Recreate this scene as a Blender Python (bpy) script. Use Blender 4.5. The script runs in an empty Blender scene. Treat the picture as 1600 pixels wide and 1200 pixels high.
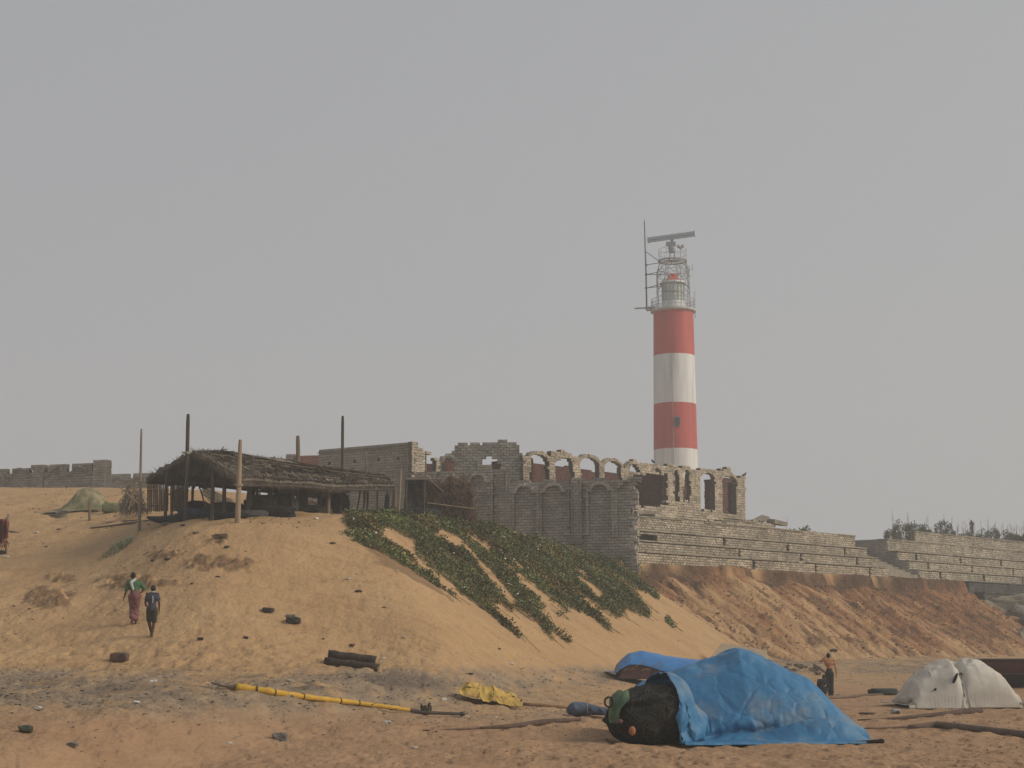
import bpy, bmesh, math, random
import numpy as np
from mathutils import Vector, Matrix

# ------------------------------------------------------------------ camera, sky, sun, exposure
SC = bpy.context.scene
F = 2540.0                      # focal length in photo pixels (1600 wide); eye at the origin, horizon at photo row 1000
PITCH = math.atan(400.0 / F)
cam = bpy.data.objects.new('camera', bpy.data.cameras.new('camera'))
SC.collection.objects.link(cam); SC.camera = cam
cam.location = (0, 0, 0)
cam.rotation_euler = (math.radians(90) + PITCH, 0, 0)
cam.data.sensor_width = 36.0
cam.data.lens = 36.0 * F / 1600.0
cam.data.clip_start = 0.5; cam.data.clip_end = 8000

SUN_EL, SUN_AZ = 32.0, 104.0     # azimuth clockwise from the viewing direction (+Y)
_e, _a = math.radians(SUN_EL), math.radians(SUN_AZ)
SUNDIR = Vector((math.sin(_a) * math.cos(_e), math.cos(_a) * math.cos(_e), math.sin(_e)))
sl = bpy.data.lights.new('sun', 'SUN'); sl.energy = 2.35; sl.angle = math.radians(26.0); sl.color = (1.0, 0.88, 0.72)
so = bpy.data.objects.new('sun', sl); SC.collection.objects.link(so)
so.rotation_euler = SUNDIR.to_track_quat('Z', 'Y').to_euler(); so.location = (60, 0, 60)

w = bpy.data.worlds.new('World'); SC.world = w; w.use_nodes = True
nt = w.node_tree; nt.nodes.clear()
N = nt.nodes.new; L = nt.links.new
out = N('ShaderNodeOutputWorld'); bg = N('ShaderNodeBackground'); sky = N('ShaderNodeTexSky')
sky.sky_type = 'NISHITA'; sky.sun_disc = False; sky.sun_elevation = _e; sky.sun_rotation = _a
sky.air_density = 1.0; sky.dust_density = 6.0
hs = N('ShaderNodeHueSaturation'); hs.inputs['Saturation'].default_value = 0.35; hs.inputs['Value'].default_value = 0.8
L(sky.outputs[0], hs.inputs['Color'])
tc = N('ShaderNodeTexCoord'); sep = N('ShaderNodeSeparateXYZ'); L(tc.outputs['Generated'], sep.inputs[0])
m1 = N('ShaderNodeMath'); m1.operation = 'MULTIPLY_ADD'      # x*a + z*b : bright towards the low hazy right, darker up to the left
m1.inputs[1].default_value = 0.9; m1.inputs[2].default_value = 0.5; L(sep.outputs['X'], m1.inputs[0])
m2 = N('ShaderNodeMath'); m2.operation = 'MULTIPLY_ADD'; m2.inputs[1].default_value = -0.75; L(sep.outputs['Z'], m2.inputs[0]); L(m1.outputs[0], m2.inputs[2])
m3 = N('ShaderNodeClamp'); L(m2.outputs[0], m3.inputs[0])
cr = N('ShaderNodeMix'); cr.data_type = 'RGBA'; L(m3.outputs[0], cr.inputs[0])
cr.inputs[6].default_value = (3.82, 3.90, 4.12, 1); cr.inputs[7].default_value = (4.74, 4.78, 4.78, 1)
mx = N('ShaderNodeMix'); mx.data_type = 'RGBA'; mx.inputs[0].default_value = 0.88
L(hs.outputs[0], mx.inputs[6]); L(cr.outputs[2], mx.inputs[7])
L(mx.outputs[2], bg.inputs[0]); bg.inputs[1].default_value = 0.1; L(bg.outputs[0], out.inputs[0])

SC.view_settings.view_transform = 'Standard'; SC.view_settings.look = 'None'
SC.view_settings.exposure = 0.0; SC.view_settings.gamma = 1.0; SC.view_settings.use_curve_mapping = False
SC.cycles.volume_bounces = 1
SC.cycles.max_bounces = 6

RND = random.Random(7)
NR = np.random.RandomState(11)

# ------------------------------------------------------------------ view geometry (used to read sizes off the photo)
CP, SP = math.cos(PITCH), math.sin(PITCH)
def W(px, py, d):
    r = (px - 800.0) / F; u = (600.0 - py) / F
    dy = CP - u * SP
    return Vector((r / dy * d, d, (SP + u * CP) / dy * d))
def TX(px, py):
    return ((px - 800.0) / F) / (CP - (600.0 - py) / F * SP)

# ------------------------------------------------------------------ noise
def _h(ix, iy, s):
    n = (ix.astype(np.int64) * 374761393 + iy.astype(np.int64) * 668265263 + s * 1442695041) & 0xffffffff
    n = ((n ^ (n >> 13)) * 1274126177) & 0xffffffff
    n = n ^ (n >> 16)
    return (n & 0xffff) / 65535.0
def vn(x, y, s=0):
    x = np.asarray(x, float); y = np.asarray(y, float)
    ix = np.floor(x); iy = np.floor(y); fx = x - ix; fy = y - iy
    fx = fx * fx * fx * (fx * (fx * 6 - 15) + 10); fy = fy * fy * fy * (fy * (fy * 6 - 15) + 10)
    a = _h(ix, iy, s); b = _h(ix + 1, iy, s); c = _h(ix, iy + 1, s); d = _h(ix + 1, iy + 1, s)
    return (a + (b - a) * fx) * (1 - fy) + (c + (d - c) * fx) * fy
def fbm(x, y, s=0, o=4):
    r = 0; a = 0.5; t = 0
    for i in range(o):
        r = r + a * vn(x * 2 ** i, y * 2 ** i, s + i * 17); t += a; a *= 0.5
    return r / t * 2 - 1
def ss(a, b, x):
    t = np.clip((x - a) / (b - a), 0, 1); return t * t * (3 - 2 * t)

# ------------------------------------------------------------------ the lie of the land: rows = photo column, (distance, photo row)
def ztab(rows, dd):
    d = np.array([r[0] for r in rows], float); z = np.array([r[0] * (1000 - r[1]) / F for r in rows])
    return np.interp(dd, d, z)
CC = np.arange(-2400, 4001, 20.0); DD = np.arange(4, 420, 1.0)
def raster(cols):
    cs = [c for c, _ in cols]; zs = np.array([ztab(r, DD) for _, r in cols])
    g = np.array([[0.0]]); g = np.zeros((len(CC), len(DD)))
    for j in range(len(DD)): g[:, j] = np.interp(CC, cs, zs[:, j])
    def blur(a, n, ax):
        k = np.exp(-0.5 * (np.arange(-3 * n, 3 * n + 1) / n) ** 2); k /= k.sum()
        pad = [(0, 0), (0, 0)]; pad[ax] = (3 * n, 3 * n); p = np.pad(a, pad, mode='edge')
        return np.apply_along_axis(lambda v: np.convolve(v, k, 'valid'), ax, p)
    return blur(blur(g, 2, 0), 1, 1)
def bil(g, c, d):
    x = np.clip((c - CC[0]) / 20.0, 0, len(CC) - 1.001); y = np.clip(d - DD[0], 0, len(DD) - 1.001)
    ix = x.astype(int); iy = y.astype(int); fx = x - ix; fy = y - iy
    return (g[ix, iy] * (1 - fx) + g[ix + 1, iy] * fx) * (1 - fy) + (g[ix, iy + 1] * (1 - fx) + g[ix + 1, iy + 1] * fx) * fy
BEACH = raster([
    (0, [(4, 2400), (20, 1305), (28, 1200), (36, 1118), (45, 1050), (60, 1012), (420, 1001)]),
    (500, [(4, 2400), (20, 1305), (28, 1200), (36, 1128), (42, 1082), (48, 1046), (60, 1030), (70, 1030), (420, 1003)]),
    (700, [(4, 2400), (20, 1305), (28, 1200), (40, 1120), (50, 1066), (60, 1040), (70, 1036), (420, 1006)]),
    (900, [(4, 2400), (20, 1305), (28, 1200), (40, 1134), (54, 1083), (66, 1044), (100, 1030), (420, 1007)]),
    (1100, [(4, 2400), (20, 1305), (28, 1200), (50, 1112), (63, 1086), (80, 1048), (100, 1031), (420, 1007)]),
    (1300, [(4, 2400), (20, 1305), (28, 1200), (50, 1112), (63, 1088), (80, 1057), (100, 1035), (115, 1028), (420, 1008)])])
HILL = raster([
    (-600, [(4, 2400), (44, 1055), (52, 1000), (60, 945), (70, 880), (80, 822), (100, 768), (130, 815), (420, 943)]),
    (0, [(4, 2400), (44, 1052), (52, 990), (60, 930), (70, 865), (80, 815), (100, 763), (110, 778), (130, 814), (420, 943)]),
    (150, [(4, 2400), (45, 1047), (52, 985), (58, 925), (64, 893), (70, 855), (80, 808), (100, 762), (110, 778), (130, 815), (420, 943)]),
    (240, [(4, 2400), (45, 1045), (51, 987), (57, 910), (62, 848), (65, 816), (70, 808), (80, 796), (100, 765), (110, 778), (130, 815), (420, 943)]),
    (330, [(4, 2400), (45, 1044), (50, 985), (56, 893), (59.5, 840), (62, 814), (66, 809), (70, 806), (80, 792), (100, 768), (110, 778), (130, 815), (420, 943)]),
    (450, [(4, 2400), (46, 1046), (52, 985), (57, 905), (60, 850), (62.5, 817), (66, 811), (69, 807), (80, 796), (100, 776), (112, 790), (130, 815), (420, 943)]),
    (560, [(4, 2400), (50, 1040), (58, 910), (63, 840), (66, 812), (70, 805), (78, 806), (90, 820), (104, 822), (112, 792), (130, 820), (420, 943)]),
    (740, [(4, 2400), (50, 1040), (60, 880), (66, 820), (70, 815), (81, 818), (95, 848), (104, 876), (108, 845), (113, 795), (130, 820), (420, 943)]),
    (900, [(4, 2400), (50, 1040), (66, 820), (80, 830), (93, 857), (104, 880), (108, 845), (113, 795), (130, 820), (420, 943)])])
EDGE = np.array([(-13.0, 46, 5.1), (-8.2, 62, 5.1), (-7.0, 68, 5.15), (-1.9, 81, 5.7), (2.6, 93.6, 5.25), (7.3, 106.0, 4.6), (8.9, 110.2, 5.6),
                 (13, 114.65, 5.55), (26.4, 129.5, 5.35), (39.2, 143.8, 5.2), (41.4, 147.2, 2.4), (52, 158, 1.8), (85, 192, 1.8), (300, 420, 1.8)], float)
L1P = np.array((9.3, 118.0)); LD = np.array((0.67, 0.742)); LN = np.array((0.742, -0.67))
SEG = np.hypot(*(EDGE[1:, :2] - EDGE[:-1, :2]).T); CUM = np.concatenate([[0], np.cumsum(SEG)])
def edge_sa(X, Y):
    """signed distance seaward of the dune edge, distance along it, edge height"""
    best = np.full(X.shape, 1e9); s = np.zeros(X.shape); a = np.zeros(X.shape); h = np.zeros(X.shape)
    for i in range(len(SEG)):
        p = EDGE[i]; q = EDGE[i + 1]; ux, uy = (q[:2] - p[:2]) / SEG[i]
        t = (X - p[0]) * ux + (Y - p[1]) * uy
        tc_ = np.clip(t, 0 if i else -1e6, SEG[i]); dx = X - (p[0] + tc_ * ux); dy = Y - (p[1] + tc_ * uy)
        dist = np.hypot(dx, dy); side = (X - p[0]) * uy - (Y - p[1]) * ux
        m = dist < best - 1e-9
        best = np.where(m, dist, best); s = np.where(m, np.sign(side) * dist, s)
        a = np.where(m, CUM[i] + tc_, a); h = np.where(m, p[2] + (q[2] - p[2]) * np.clip(tc_ / SEG[i], 0, 1), h)
    return s, a, h
def smin(a, b, k): 
    h = np.clip(0.5 + 0.5 * (b - a) / k, 0, 1); return b + (a - b) * h - k * h * (1 - h)
A_RIGHT = CUM[5] - 3.5
# patches of dark root-bound crust on the dune: (px, row, half width, half height)
CRUST = [(322, 880, 30, 11), (368, 884, 30, 12), (80, 934, 34, 15), (215, 912, 55, 10), (100, 905, 22, 7), (260, 868, 26, 7), (345, 848, 10, 4)]
def land(X, Y, detail=True):
    X = np.asarray(X, float); Y = np.asarray(Y, float)
    c = 800 + F * X / Y
    s, a, h = edge_sa(X, Y)
    beach = bil(BEACH, c, Y)
    hill = bil(HILL, c, Y)
    sL = (X - L1P[0]) * LN[0] + (Y - L1P[1]) * LN[1]
    mL_ = (X - L1P[0]) * LD[0] + (Y - L1P[1]) * LD[1]
    gap = ss(30.2, 30.5, mL_) * ss(35.9, 35.5, mL_)
    step = 5.15 + 3.5 * ss(-0.1, -0.9, sL + gap * 7.0)
    step = step - 3.4 * ss(41.5, 45, mL_) * ss(-2.0, 0.5, sL)
    step = step + 1.7 * ss(168, 184, Y) * ss(36, 46, X)
    hill = hill + (step - hill) * ss(104, 108, Y) * ss(0.0, 3.5, X)
    rgt = ss(A_RIGHT - 2, A_RIGHT + 3, a)
    wob = fbm(a * 0.22, s * 0.03, 5, 3) * 0.9 + rgt * fbm(a * 1.3, s * 0.3, 8, 3) * 0.4
    s2 = s + wob * ss(-6, -2, s) * (0.35 + 0.65 * rgt)
    prof = 0.64 * s2 + rgt * (1.1 * ss(0, 0.45, s2) - 0.05 * s2)
    slope = h + 0.25 - np.where(s2 > 0, prof, 2.0 * s2)
    # the far right corner of the cliff: a broken, bulging end
    front = smin(hill, slope, 0.7)
    if detail:
        onsl = ss(0.2, 1.8, s) * ss(13.5, 9, s)
        q = a + fbm(a * 0.15, s * 0.15, 3, 2) * 1.5
        g = np.abs(fbm(q * 0.9, s * 0.13, 21, 3)); g2 = np.abs(fbm(q * 2.6, s * 0.45, 33, 3))
        front = front + onsl * (0.10 + 0.45 * rgt) * (0.28 - g) * 0.9 + onsl * (0.10 + 0.24 * rgt) * (0.25 - g2)
        front = front + onsl * rgt * 0.14 * (0.25 - np.abs(fbm(q * 5.0, s * 1.1, 39, 2))) + onsl * (1 - rgt) * 0.05 * fbm(q * 4.0, s * 0.5, 41, 2)
        front = front + onsl * rgt * 0.16 * np.clip(fbm(a * 2.2, s * 1.4, 44, 3), 0, 1) ** 1 * 2
        lf = ss(-9, -12, s - 0.0) * 0 + ss(0.5, -2.5, s)
        fl = ss(102, 92, Y)
        front = front + lf * fl * (0.22 * fbm(X * 0.28, Y * 0.2, 51, 3) + 0.09 * fbm(X * 1.1, Y * 0.8, 55, 4))
        yp = 1000 - front / Y * F
        for (px, py, hw, hh) in CRUST:
            r = ((c - px) / hw) ** 2 + ((yp - py) / hh) ** 2
            front = front + 0.16 * ss(1.2, 0.5, r) * (0.2 + 1.6 * np.clip(fbm(X * 3.4, Y * 2.6, 61, 4), -0.5, 1)) 
    z = -smin(-beach, -front, 0.35)
    if detail:
        near = ss(70, 42, Y)
        z = z + 0.05 * fbm(X * 0.5, Y * 0.35, 71, 3)
        # trodden sand: overlapping footprints
        ft = vn(X * 3.1, Y * 2.0, 81); ft2 = vn(X * 6.1 + 3, Y * 3.6, 83)
        tr = 0.5 + 0.5 * ss(-0.2, 0.3, fbm(X * 0.2, Y * 0.15, 85, 2))
        z = z - near * tr * (0.075 * ss(0.58, 0.82, ft) + 0.04 * ss(0.60, 0.82, ft2)) + near * 0.03 * ss(0.4, 0.1, ft)
        z = z + 0.02 * fbm(X * 2.5, Y * 1.4, 91, 2) * ss(130, 90, Y)
        # low heap under the rubble at the cliff foot
    return z
def gz(x, y): return float(land(np.array([x]), np.array([y]))[0])
def hit(px, py, dmin=18, dmax=200):
    """first place where the line of sight through a photo pixel meets the ground"""
    r = W(px, py, 1.0); d = np.arange(dmin, dmax, 0.05)
    z = land(r.x * d, d); k = np.where(z >= r.z * d)[0]
    dd = d[k[0]] if len(k) else dmax
    return Vector((r.x * dd, dd, float(land(np.array([r.x * dd]), np.array([dd]))[0])))

# ------------------------------------------------------------------ materials
def mat(name, col, col2=None, scale=4.0, rough=0.85, bump=0.0, bscale=None, detail=6, spec=0.3, tone=False, stretch=(1, 1, 1), contrast=(0.35, 0.65), metal=0.0, subsurf=0, alpha=None):
    m = bpy.data.materials.new(name); m.use_nodes = True; t = m.node_tree; b = t.nodes['Principled BSDF']
    b.inputs['Roughness'].default_value = rough; b.inputs['Specular IOR Level'].default_value = spec; b.inputs['Metallic'].default_value = metal
    co = t.nodes.new('ShaderNodeTexCoord'); mp = t.nodes.new('ShaderNodeMapping'); mp.inputs['Scale'].default_value = stretch
    t.links.new(co.outputs['Object'], mp.inputs[0])
    no = t.nodes.new('ShaderNodeTexNoise'); no.inputs['Scale'].default_value = scale; no.inputs['Detail'].default_value = detail; t.links.new(mp.outputs[0], no.inputs[0])
    mr = t.nodes.new('ShaderNodeMapRange'); mr.inputs[1].default_value = contrast[0]; mr.inputs[2].default_value = contrast[1]; t.links.new(no.outputs[0], mr.inputs[0])
    mi = t.nodes.new('ShaderNodeMix'); mi.data_type = 'RGBA'; t.links.new(mr.outputs[0], mi.inputs[0])
    c2 = col2 or tuple(v * 0.7 for v in col)
    mi.inputs[6].default_value = (*col, 1); mi.inputs[7].default_value = (*c2, 1)
    src = mi.outputs[2]
    if tone:
        at = t.nodes.new('ShaderNodeAttribute'); at.attribute_name = 'tone'
        mu = t.nodes.new('ShaderNodeMix'); mu.data_type = 'RGBA'; mu.blend_type = 'MULTIPLY'; mu.inputs[0].default_value = 1
        t.links.new(src, mu.inputs[6]); t.links.new(at.outputs['Color'], mu.inputs[7]); src = mu.outputs[2]
    t.links.new(src, b.inputs['Base Color'])
    if bump:
        n2 = t.nodes.new('ShaderNodeTexNoise'); n2.inputs['Scale'].default_value = bscale or scale * 4; n2.inputs['Detail'].default_value = 5; t.links.new(mp.outputs[0], n2.inputs[0])
        bp = t.nodes.new('ShaderNodeBump'); bp.inputs['Strength'].default_value = 1.0; bp.inputs['Distance'].default_value = bump
        t.links.new(n2.outputs[0], bp.inputs['Height']); t.links.new(bp.outputs[0], b.inputs['Normal'])
    return m

# ------------------------------------------------------------------ object helpers
def link(o): SC.collection.objects.link(o); return o
def tagit(o, label=None, cat=None, group=None, kind=None):
    if label: o['label'] = label
    if cat: o['category'] = cat
    if group: o['group'] = group
    if kind: o['kind'] = kind
    return o
def thing(name, label, cat, loc, group=None):
    o = bpy.data.objects.new(name, None); link(o); o.location = loc; o.empty_display_size = 0.3
    tagit(o, label, cat, group); return o
def wloc(o):
    v = Vector((0, 0, 0))
    while o is not None: v += o.location; o = o.parent
    return v
def mesh_from(name, V, Fc, material, parent=None, smooth=False, tone=None, label=None, cat=None, group=None, kind=None, origin=None):
    V = np.asarray(V, float)
    if parent is not None: o_ = np.array(wloc(parent))
    elif origin is not None: o_ = np.array(origin, float)
    elif kind == 'structure': o_ = np.zeros(3)
    else: o_ = np.array([(V[:, 0].min() + V[:, 0].max()) / 2, (V[:, 1].min() + V[:, 1].max()) / 2, V[:, 2].min()])
    me = bpy.data.meshes.new(name)
    Vl = V - o_
    if isinstance(Fc, np.ndarray) and Fc.ndim == 2:
        k = Fc.shape[1]; me.vertices.add(len(Vl)); me.vertices.foreach_set('co', Vl.astype(np.float32).ravel())
        me.loops.add(Fc.size); me.loops.foreach_set('vertex_index', Fc.astype(np.int32).ravel())
        me.polygons.add(len(Fc)); me.polygons.foreach_set('loop_start', (np.arange(len(Fc)) * k).astype(np.int32))
        try: me.polygons.foreach_set('loop_total', np.full(len(Fc), k, np.int32))
        except Exception: pass
        me.update(calc_edges=True); me.validate()
    else:
        me.from_pydata([tuple(v) for v in Vl], [], [tuple(f) for f in Fc]); me.update()
    if tone is not None:
        at = me.attributes.new('tone', 'FLOAT_COLOR', 'POINT'); T = np.asarray(tone, float)
        if T.ndim == 1: T = np.repeat(T[:, None], 3, 1)
        at.data.foreach_set('color', np.c_[T, np.ones(len(T))].astype(np.float32).ravel())
    me.polygons.foreach_set('use_smooth', [bool(smooth)] * len(me.polygons))
    if material is not None: me.materials.append(material)
    o = bpy.data.objects.new(name, me); link(o)
    if parent is not None: o.parent = parent
    else: o.location = o_
    tagit(o, label, cat, group, kind)
    return o
class MB:
    def __init__(s): s.v = []; s.f = []; s.t = []
    def add(s, vs, fs, tone=1.0):
        n = len(s.v); s.v += [tuple(v) for v in vs]; s.f += [tuple(i + n for i in f) for f in fs]
        s.t += [tone] * len(vs); return s
    def box(s, c, size, R=None, tone=1.0):
        hx, hy, hz = [q / 2 for q in size]; c = Vector(c)
        P = [Vector((x, y, z)) for x in (-hx, hx) for y in (-hy, hy) for z in (-hz, hz)]
        if R is not None: P = [R @ p for p in P]
        return s.add([c + p for p in P], [(0, 1, 3, 2), (4, 6, 7, 5), (0, 4, 5, 1), (2, 3, 7, 6), (0, 2, 6, 4), (1, 5, 7, 3)], tone)
    def tube(s, pts, rad, n=8, tone=1.0, caps=True):
        pts = [Vector(p) for p in pts]; rad = rad if isinstance(rad, (list, tuple)) else [rad] * len(pts)
        vs = []; fs = []; up = None
        for i, p in enumerate(pts):
            a = pts[min(i + 1, len(pts) - 1)] - pts[max(i - 1, 0)]
            if a.length < 1e-9: a = Vector((0, 0, 1))
            a.normalize()
            if up is None: up = Vector((0, 0, 1)) if abs(a.z) < 0.9 else Vector((1, 0, 0))
            x = a.cross(up)
            if x.length < 1e-6: x = a.orthogonal()
            x.normalize(); y = a.cross(x); up = -y if y.length else up; up = x.cross(a)
            for k in range(n):
                t = 2 * math.pi * k / n; vs.append(p + (x * math.cos(t) + y * math.sin(t)) * rad[i])
        for i in range(len(pts) - 1):
            for k in range(n):
                k2 = (k + 1) % n; fs.append((i * n + k, i * n + k2, (i + 1) * n + k2, (i + 1) * n + k))
        if caps: fs.append(tuple(range(n))[::-1]); fs.append(tuple((len(pts) - 1) * n + k for k in range(n)))
        return s.add(vs, fs, tone)
    def capsule(s, a, b, ra, rb, n=12, sq=(1, 1), tone=1.0):
        a = Vector(a); b = Vector(b); d = (b - a)
        if d.length < 1e-6: d = Vector((0, 0, 1e-4)); b = a + d
        dn = d.normalized(); pts = []; rr = []
        for t in (0.02, 0.35, 0.7, 0.93):
            pts.append(a - dn * ra * math.sqrt(max(0, 1 - t * t))); rr.append(ra * t)
        pts.append(a); rr.append(ra); pts.append(b); rr.append(rb)
        for t in (0.93, 0.7, 0.35, 0.02):
            pts.append(b + dn * rb * math.sqrt(max(0, 1 - t * t))); rr.append(rb * t)
        return s.tube(pts, rr, n, tone)
    def ball(s, c, r, n=12, tone=1.0, R=None):
        c = Vector(c); r = r if isinstance(r, (tuple, list)) else (r, r, r); vs = []; fs = []; m = n // 2 + 1
        for i in range(m):
            ph = math.pi * (i + 0.02) / (m - 1 + 0.04)
            for k in range(n):
                t = 2 * math.pi * k / n; v = Vector((r[0] * math.sin(ph) * math.cos(t), r[1] * math.sin(ph) * math.sin(t), r[2] * math.cos(ph)))
                vs.append(c + (R @ v if R is not None else v))
        for i in range(m - 1):
            for k in range(n):
                k2 = (k + 1) % n; fs.append((i * n + k, (i + 1) * n + k, (i + 1) * n + k2, i * n + k2))
        fs.append(tuple(range(n))); fs.append(tuple((m - 1) * n + k for k in range(n))[::-1])
        return s.add(vs, fs, tone)
    def build(s, name, material, parent=None, **kw):
        tone = kw.pop('tone', None)
        if tone is None and any(not (isinstance(t, float) and t == 1.0) for t in s.t):
            tone = np.array([t if isinstance(t, (tuple, list)) else (t, t, t) for t in s.t])
        elif tone is None: tone = np.ones((len(s.v), 3))
        return mesh_from(name, s.v, s.f, material, parent, tone=tone, **kw)

# masonry: real blocks laid in courses inside an outline
class Frame:
    """vertical plane through P (x,y) running along unit direction U; u metres along, z height; front normal Nf"""
    def __init__(s, P, U, front): 
        s.P = np.array(P, float); s.U = np.array(U, float); s.U /= np.hypot(*s.U)
        n = np.array((s.U[1], -s.U[0])); s.Nf = n if n @ np.array(front) > 0 else -n
    def px(s, px, py):
        t = TX(px, py); u = (t * s.P[1] - s.P[0]) / (s.U[0] - t * s.U[1])
        return u, W(px, py, s.P[1] + u * s.U[1]).z
    def poly(s, pts): return [s.px(*p) for p in pts]
    def world(s, u, wd, z):     # wd = metres in front of the plane
        u = np.asarray(u, float)
        return np.stack([s.P[0] + u * s.U[0] + wd * s.Nf[0], s.P[1] + u * s.U[1] + wd * s.Nf[1], np.broadcast_to(z, u.shape) + 0.0], -1)
def inpoly(P, x, y):
    P = np.array(P); r = np.zeros(np.shape(x), bool); n = len(P)
    for i in range(n):
        x1, y1 = P[i]; x2, y2 = P[(i + 1) % n]
        if y1 == y2: continue
        c = ((y1 > y) != (y2 > y)) & (x < (x2 - x1) * (y - y1) / (y2 - y1) + x1); r ^= c
    return r
CUBE = np.array([(x, y, z) for x in (-1, 1) for y in (-1, 1) for z in (-1, 1)], float)
CF = np.array([(0, 1, 3, 2), (4, 6, 7, 5), (0, 4, 5, 1), (2, 3, 7, 6), (0, 2, 6, 4), (1, 5, 7, 3)])
class Blocks:
    def __init__(s): s.v = []; s.f = []; s.t = []; s.n = 0
    def boxes(s, fr, u, wd, z, hu, hw, hz, rot=None, tone=None, jit=0.0):
        u = np.atleast_1d(u).astype(float); k = len(u); b = lambda q: np.broadcast_to(np.asarray(q, float), (k,))
        wd, z, hu, hw, hz = map(b, (wd, z, hu, hw, hz)); rot = b(0 if rot is None else rot)
        lu = CUBE[None, :, 0] * hu[:, None]; lw = CUBE[None, :, 1] * hw[:, None]; lz = CUBE[None, :, 2] * hz[:, None]
        c, sn = np.cos(rot)[:, None], np.sin(rot)[:, None]
        uu = u[:, None] + lu * c - lz * sn; zz = z[:, None] + lu * sn + lz * c; ww = wd[:, None] + lw
        if jit: 
            uu = uu + NR.uniform(-jit, jit, uu.shape); zz = zz + NR.uniform(-jit, jit, zz.shape); ww = ww + NR.uniform(-jit, jit, ww.shape)
        V = np.stack([fr.P[0] + uu * fr.U[0] + ww * fr.Nf[0], fr.P[1] + uu * fr.U[1] + ww * fr.Nf[1], zz], -1).reshape(-1, 3)
        Fc = (CF[None] + (np.arange(k) * 8)[:, None, None] + s.n).reshape(-1, 4)
        s.v.append(V); s.f.append(Fc); s.n += 8 * k
        T = np.ones((k, 3)) if tone is None else np.asarray(tone, float)
        if T.ndim == 1: T = np.repeat(T[:, None], 3, 1)
        s.t.append(np.repeat(T, 8, 0)); return s
    def wall(s, fr, polys, holes=(), thick=0.4, w0=0.0, bl=0.42, bh=0.185, gap=0.014, jit=0.008, core=True, seed=0, tvar=0.16, rag=0.0, ct=.30):
        """polys/holes are (u,z) outlines; the wall's front face lies at w0"""
        allp = np.array([p for q in polys for p in q]); u0, u1 = allp[:, 0].min(), allp[:, 0].max(); z0, z1 = allp[:, 1].min(), allp[:, 1].max()
        r = np.random.RandomState(abs(seed) + 5); rows = int(math.ceil((z1 - z0) / bh)) + 1
        U = []; Z = []; H = []
        for j in range(rows):
            zz = math.floor(z0 / bh) * bh + (j + 0.5) * bh; off = (j % 2) * bl / 2 + r.uniform(-.03, .03)
            us = np.arange(math.floor(u0 / bl) - 1, math.ceil(u1 / bl) + 2) * bl + off
            lo, hi = us[:-1], us[1:]; ctr = (lo + hi) / 2
            def q(x):
                zq = zz + rag * fbm(x * 1.9, x * 0 + zz * 2.3, abs(seed) + 71, 3); x = x + rag * fbm(x * 1.7 + 9, x * 0 + zz * 2.1, abs(seed) + 73, 3)
                return np.any([inpoly(p, x, zq) for p in polys], 0) & ~np.any([inpoly(p, x, zq) for p in holes] + [np.zeros(x.shape, bool)], 0)
            a, b_, c_ = q(lo + bl * .25), q(hi - bl * .25), None     # half blocks let edges follow outlines
            full = a & b_; ha = a & ~b_; hb = b_ & ~a
            U += list(ctr[full]) + list((lo + bl * .25)[ha]) + list((hi - bl * .25)[hb])
            H += [bl / 2] * full.sum() + [bl / 4] * (ha.sum() + hb.sum()); Z += [zz] * int(full.sum() + ha.sum() + hb.sum())
        U = np.array(U); Z = np.array(Z); H = np.array(H)
        if len(U) == 0: return s
        k = len(U); tn = 1 + r.uniform(-tvar, tvar, k); big = 1 + 0.25 * fbm(U * 0.35, Z * 0.5, seed + 3, 3)
        tn = np.clip(tn * big, 0.35, 1.6); T = np.stack([tn * (1 + r.uniform(-.03, .03, k)), tn, tn * (1 - r.uniform(-.03, .04, k))], -1)
        wj = r.uniform(-.012, .012, k)
        s.boxes(fr, U, w0 - thick / 2 + wj, Z, H - gap, thick / 2, bh / 2 - gap, tone=T, jit=jit)
        if core: s.boxes(fr, U, w0 - thick / 2, Z, H + .002, thick / 2 - 0.035, bh / 2 + .001, tone=np.full((k, 3), ct))
        return s
    def arch(s, fr, uc, zc, a, b, ring, thick, w0, a0=0.0, a1=math.pi, n=13, tone=1.0, seed=0):
        r = np.random.RandomState(abs(seed)); th = np.linspace(a0, a1, n + 1); th = (th[1:] + th[:-1]) / 2
        R = 1 + ring / 2 / ((a + b) / 2)
        u = uc + a * R * np.cos(th); z = zc + b * R * np.sin(th)
        rot = np.arctan2(b * np.cos(th), -a * np.sin(th)); L_ = np.pi * (a + b) / 2 * R * abs(a1 - a0) / math.pi / n
        tn = tone * (1 + r.uniform(-.15, .15, n))
        s.boxes(fr, u, w0 - thick / 2, z, L_ / 2 * 0.97 + 0.02, thick / 2, ring / 2, rot=rot + r.uniform(-.12, .12, n), tone=np.repeat(tn[:, None], 3, 1), jit=0.045); return s
    def build(s, name, material, parent=None, **kw):
        return mesh_from(name, np.concatenate(s.v), np.concatenate(s.f), material, parent, tone=np.concatenate(s.t), **kw)
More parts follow.
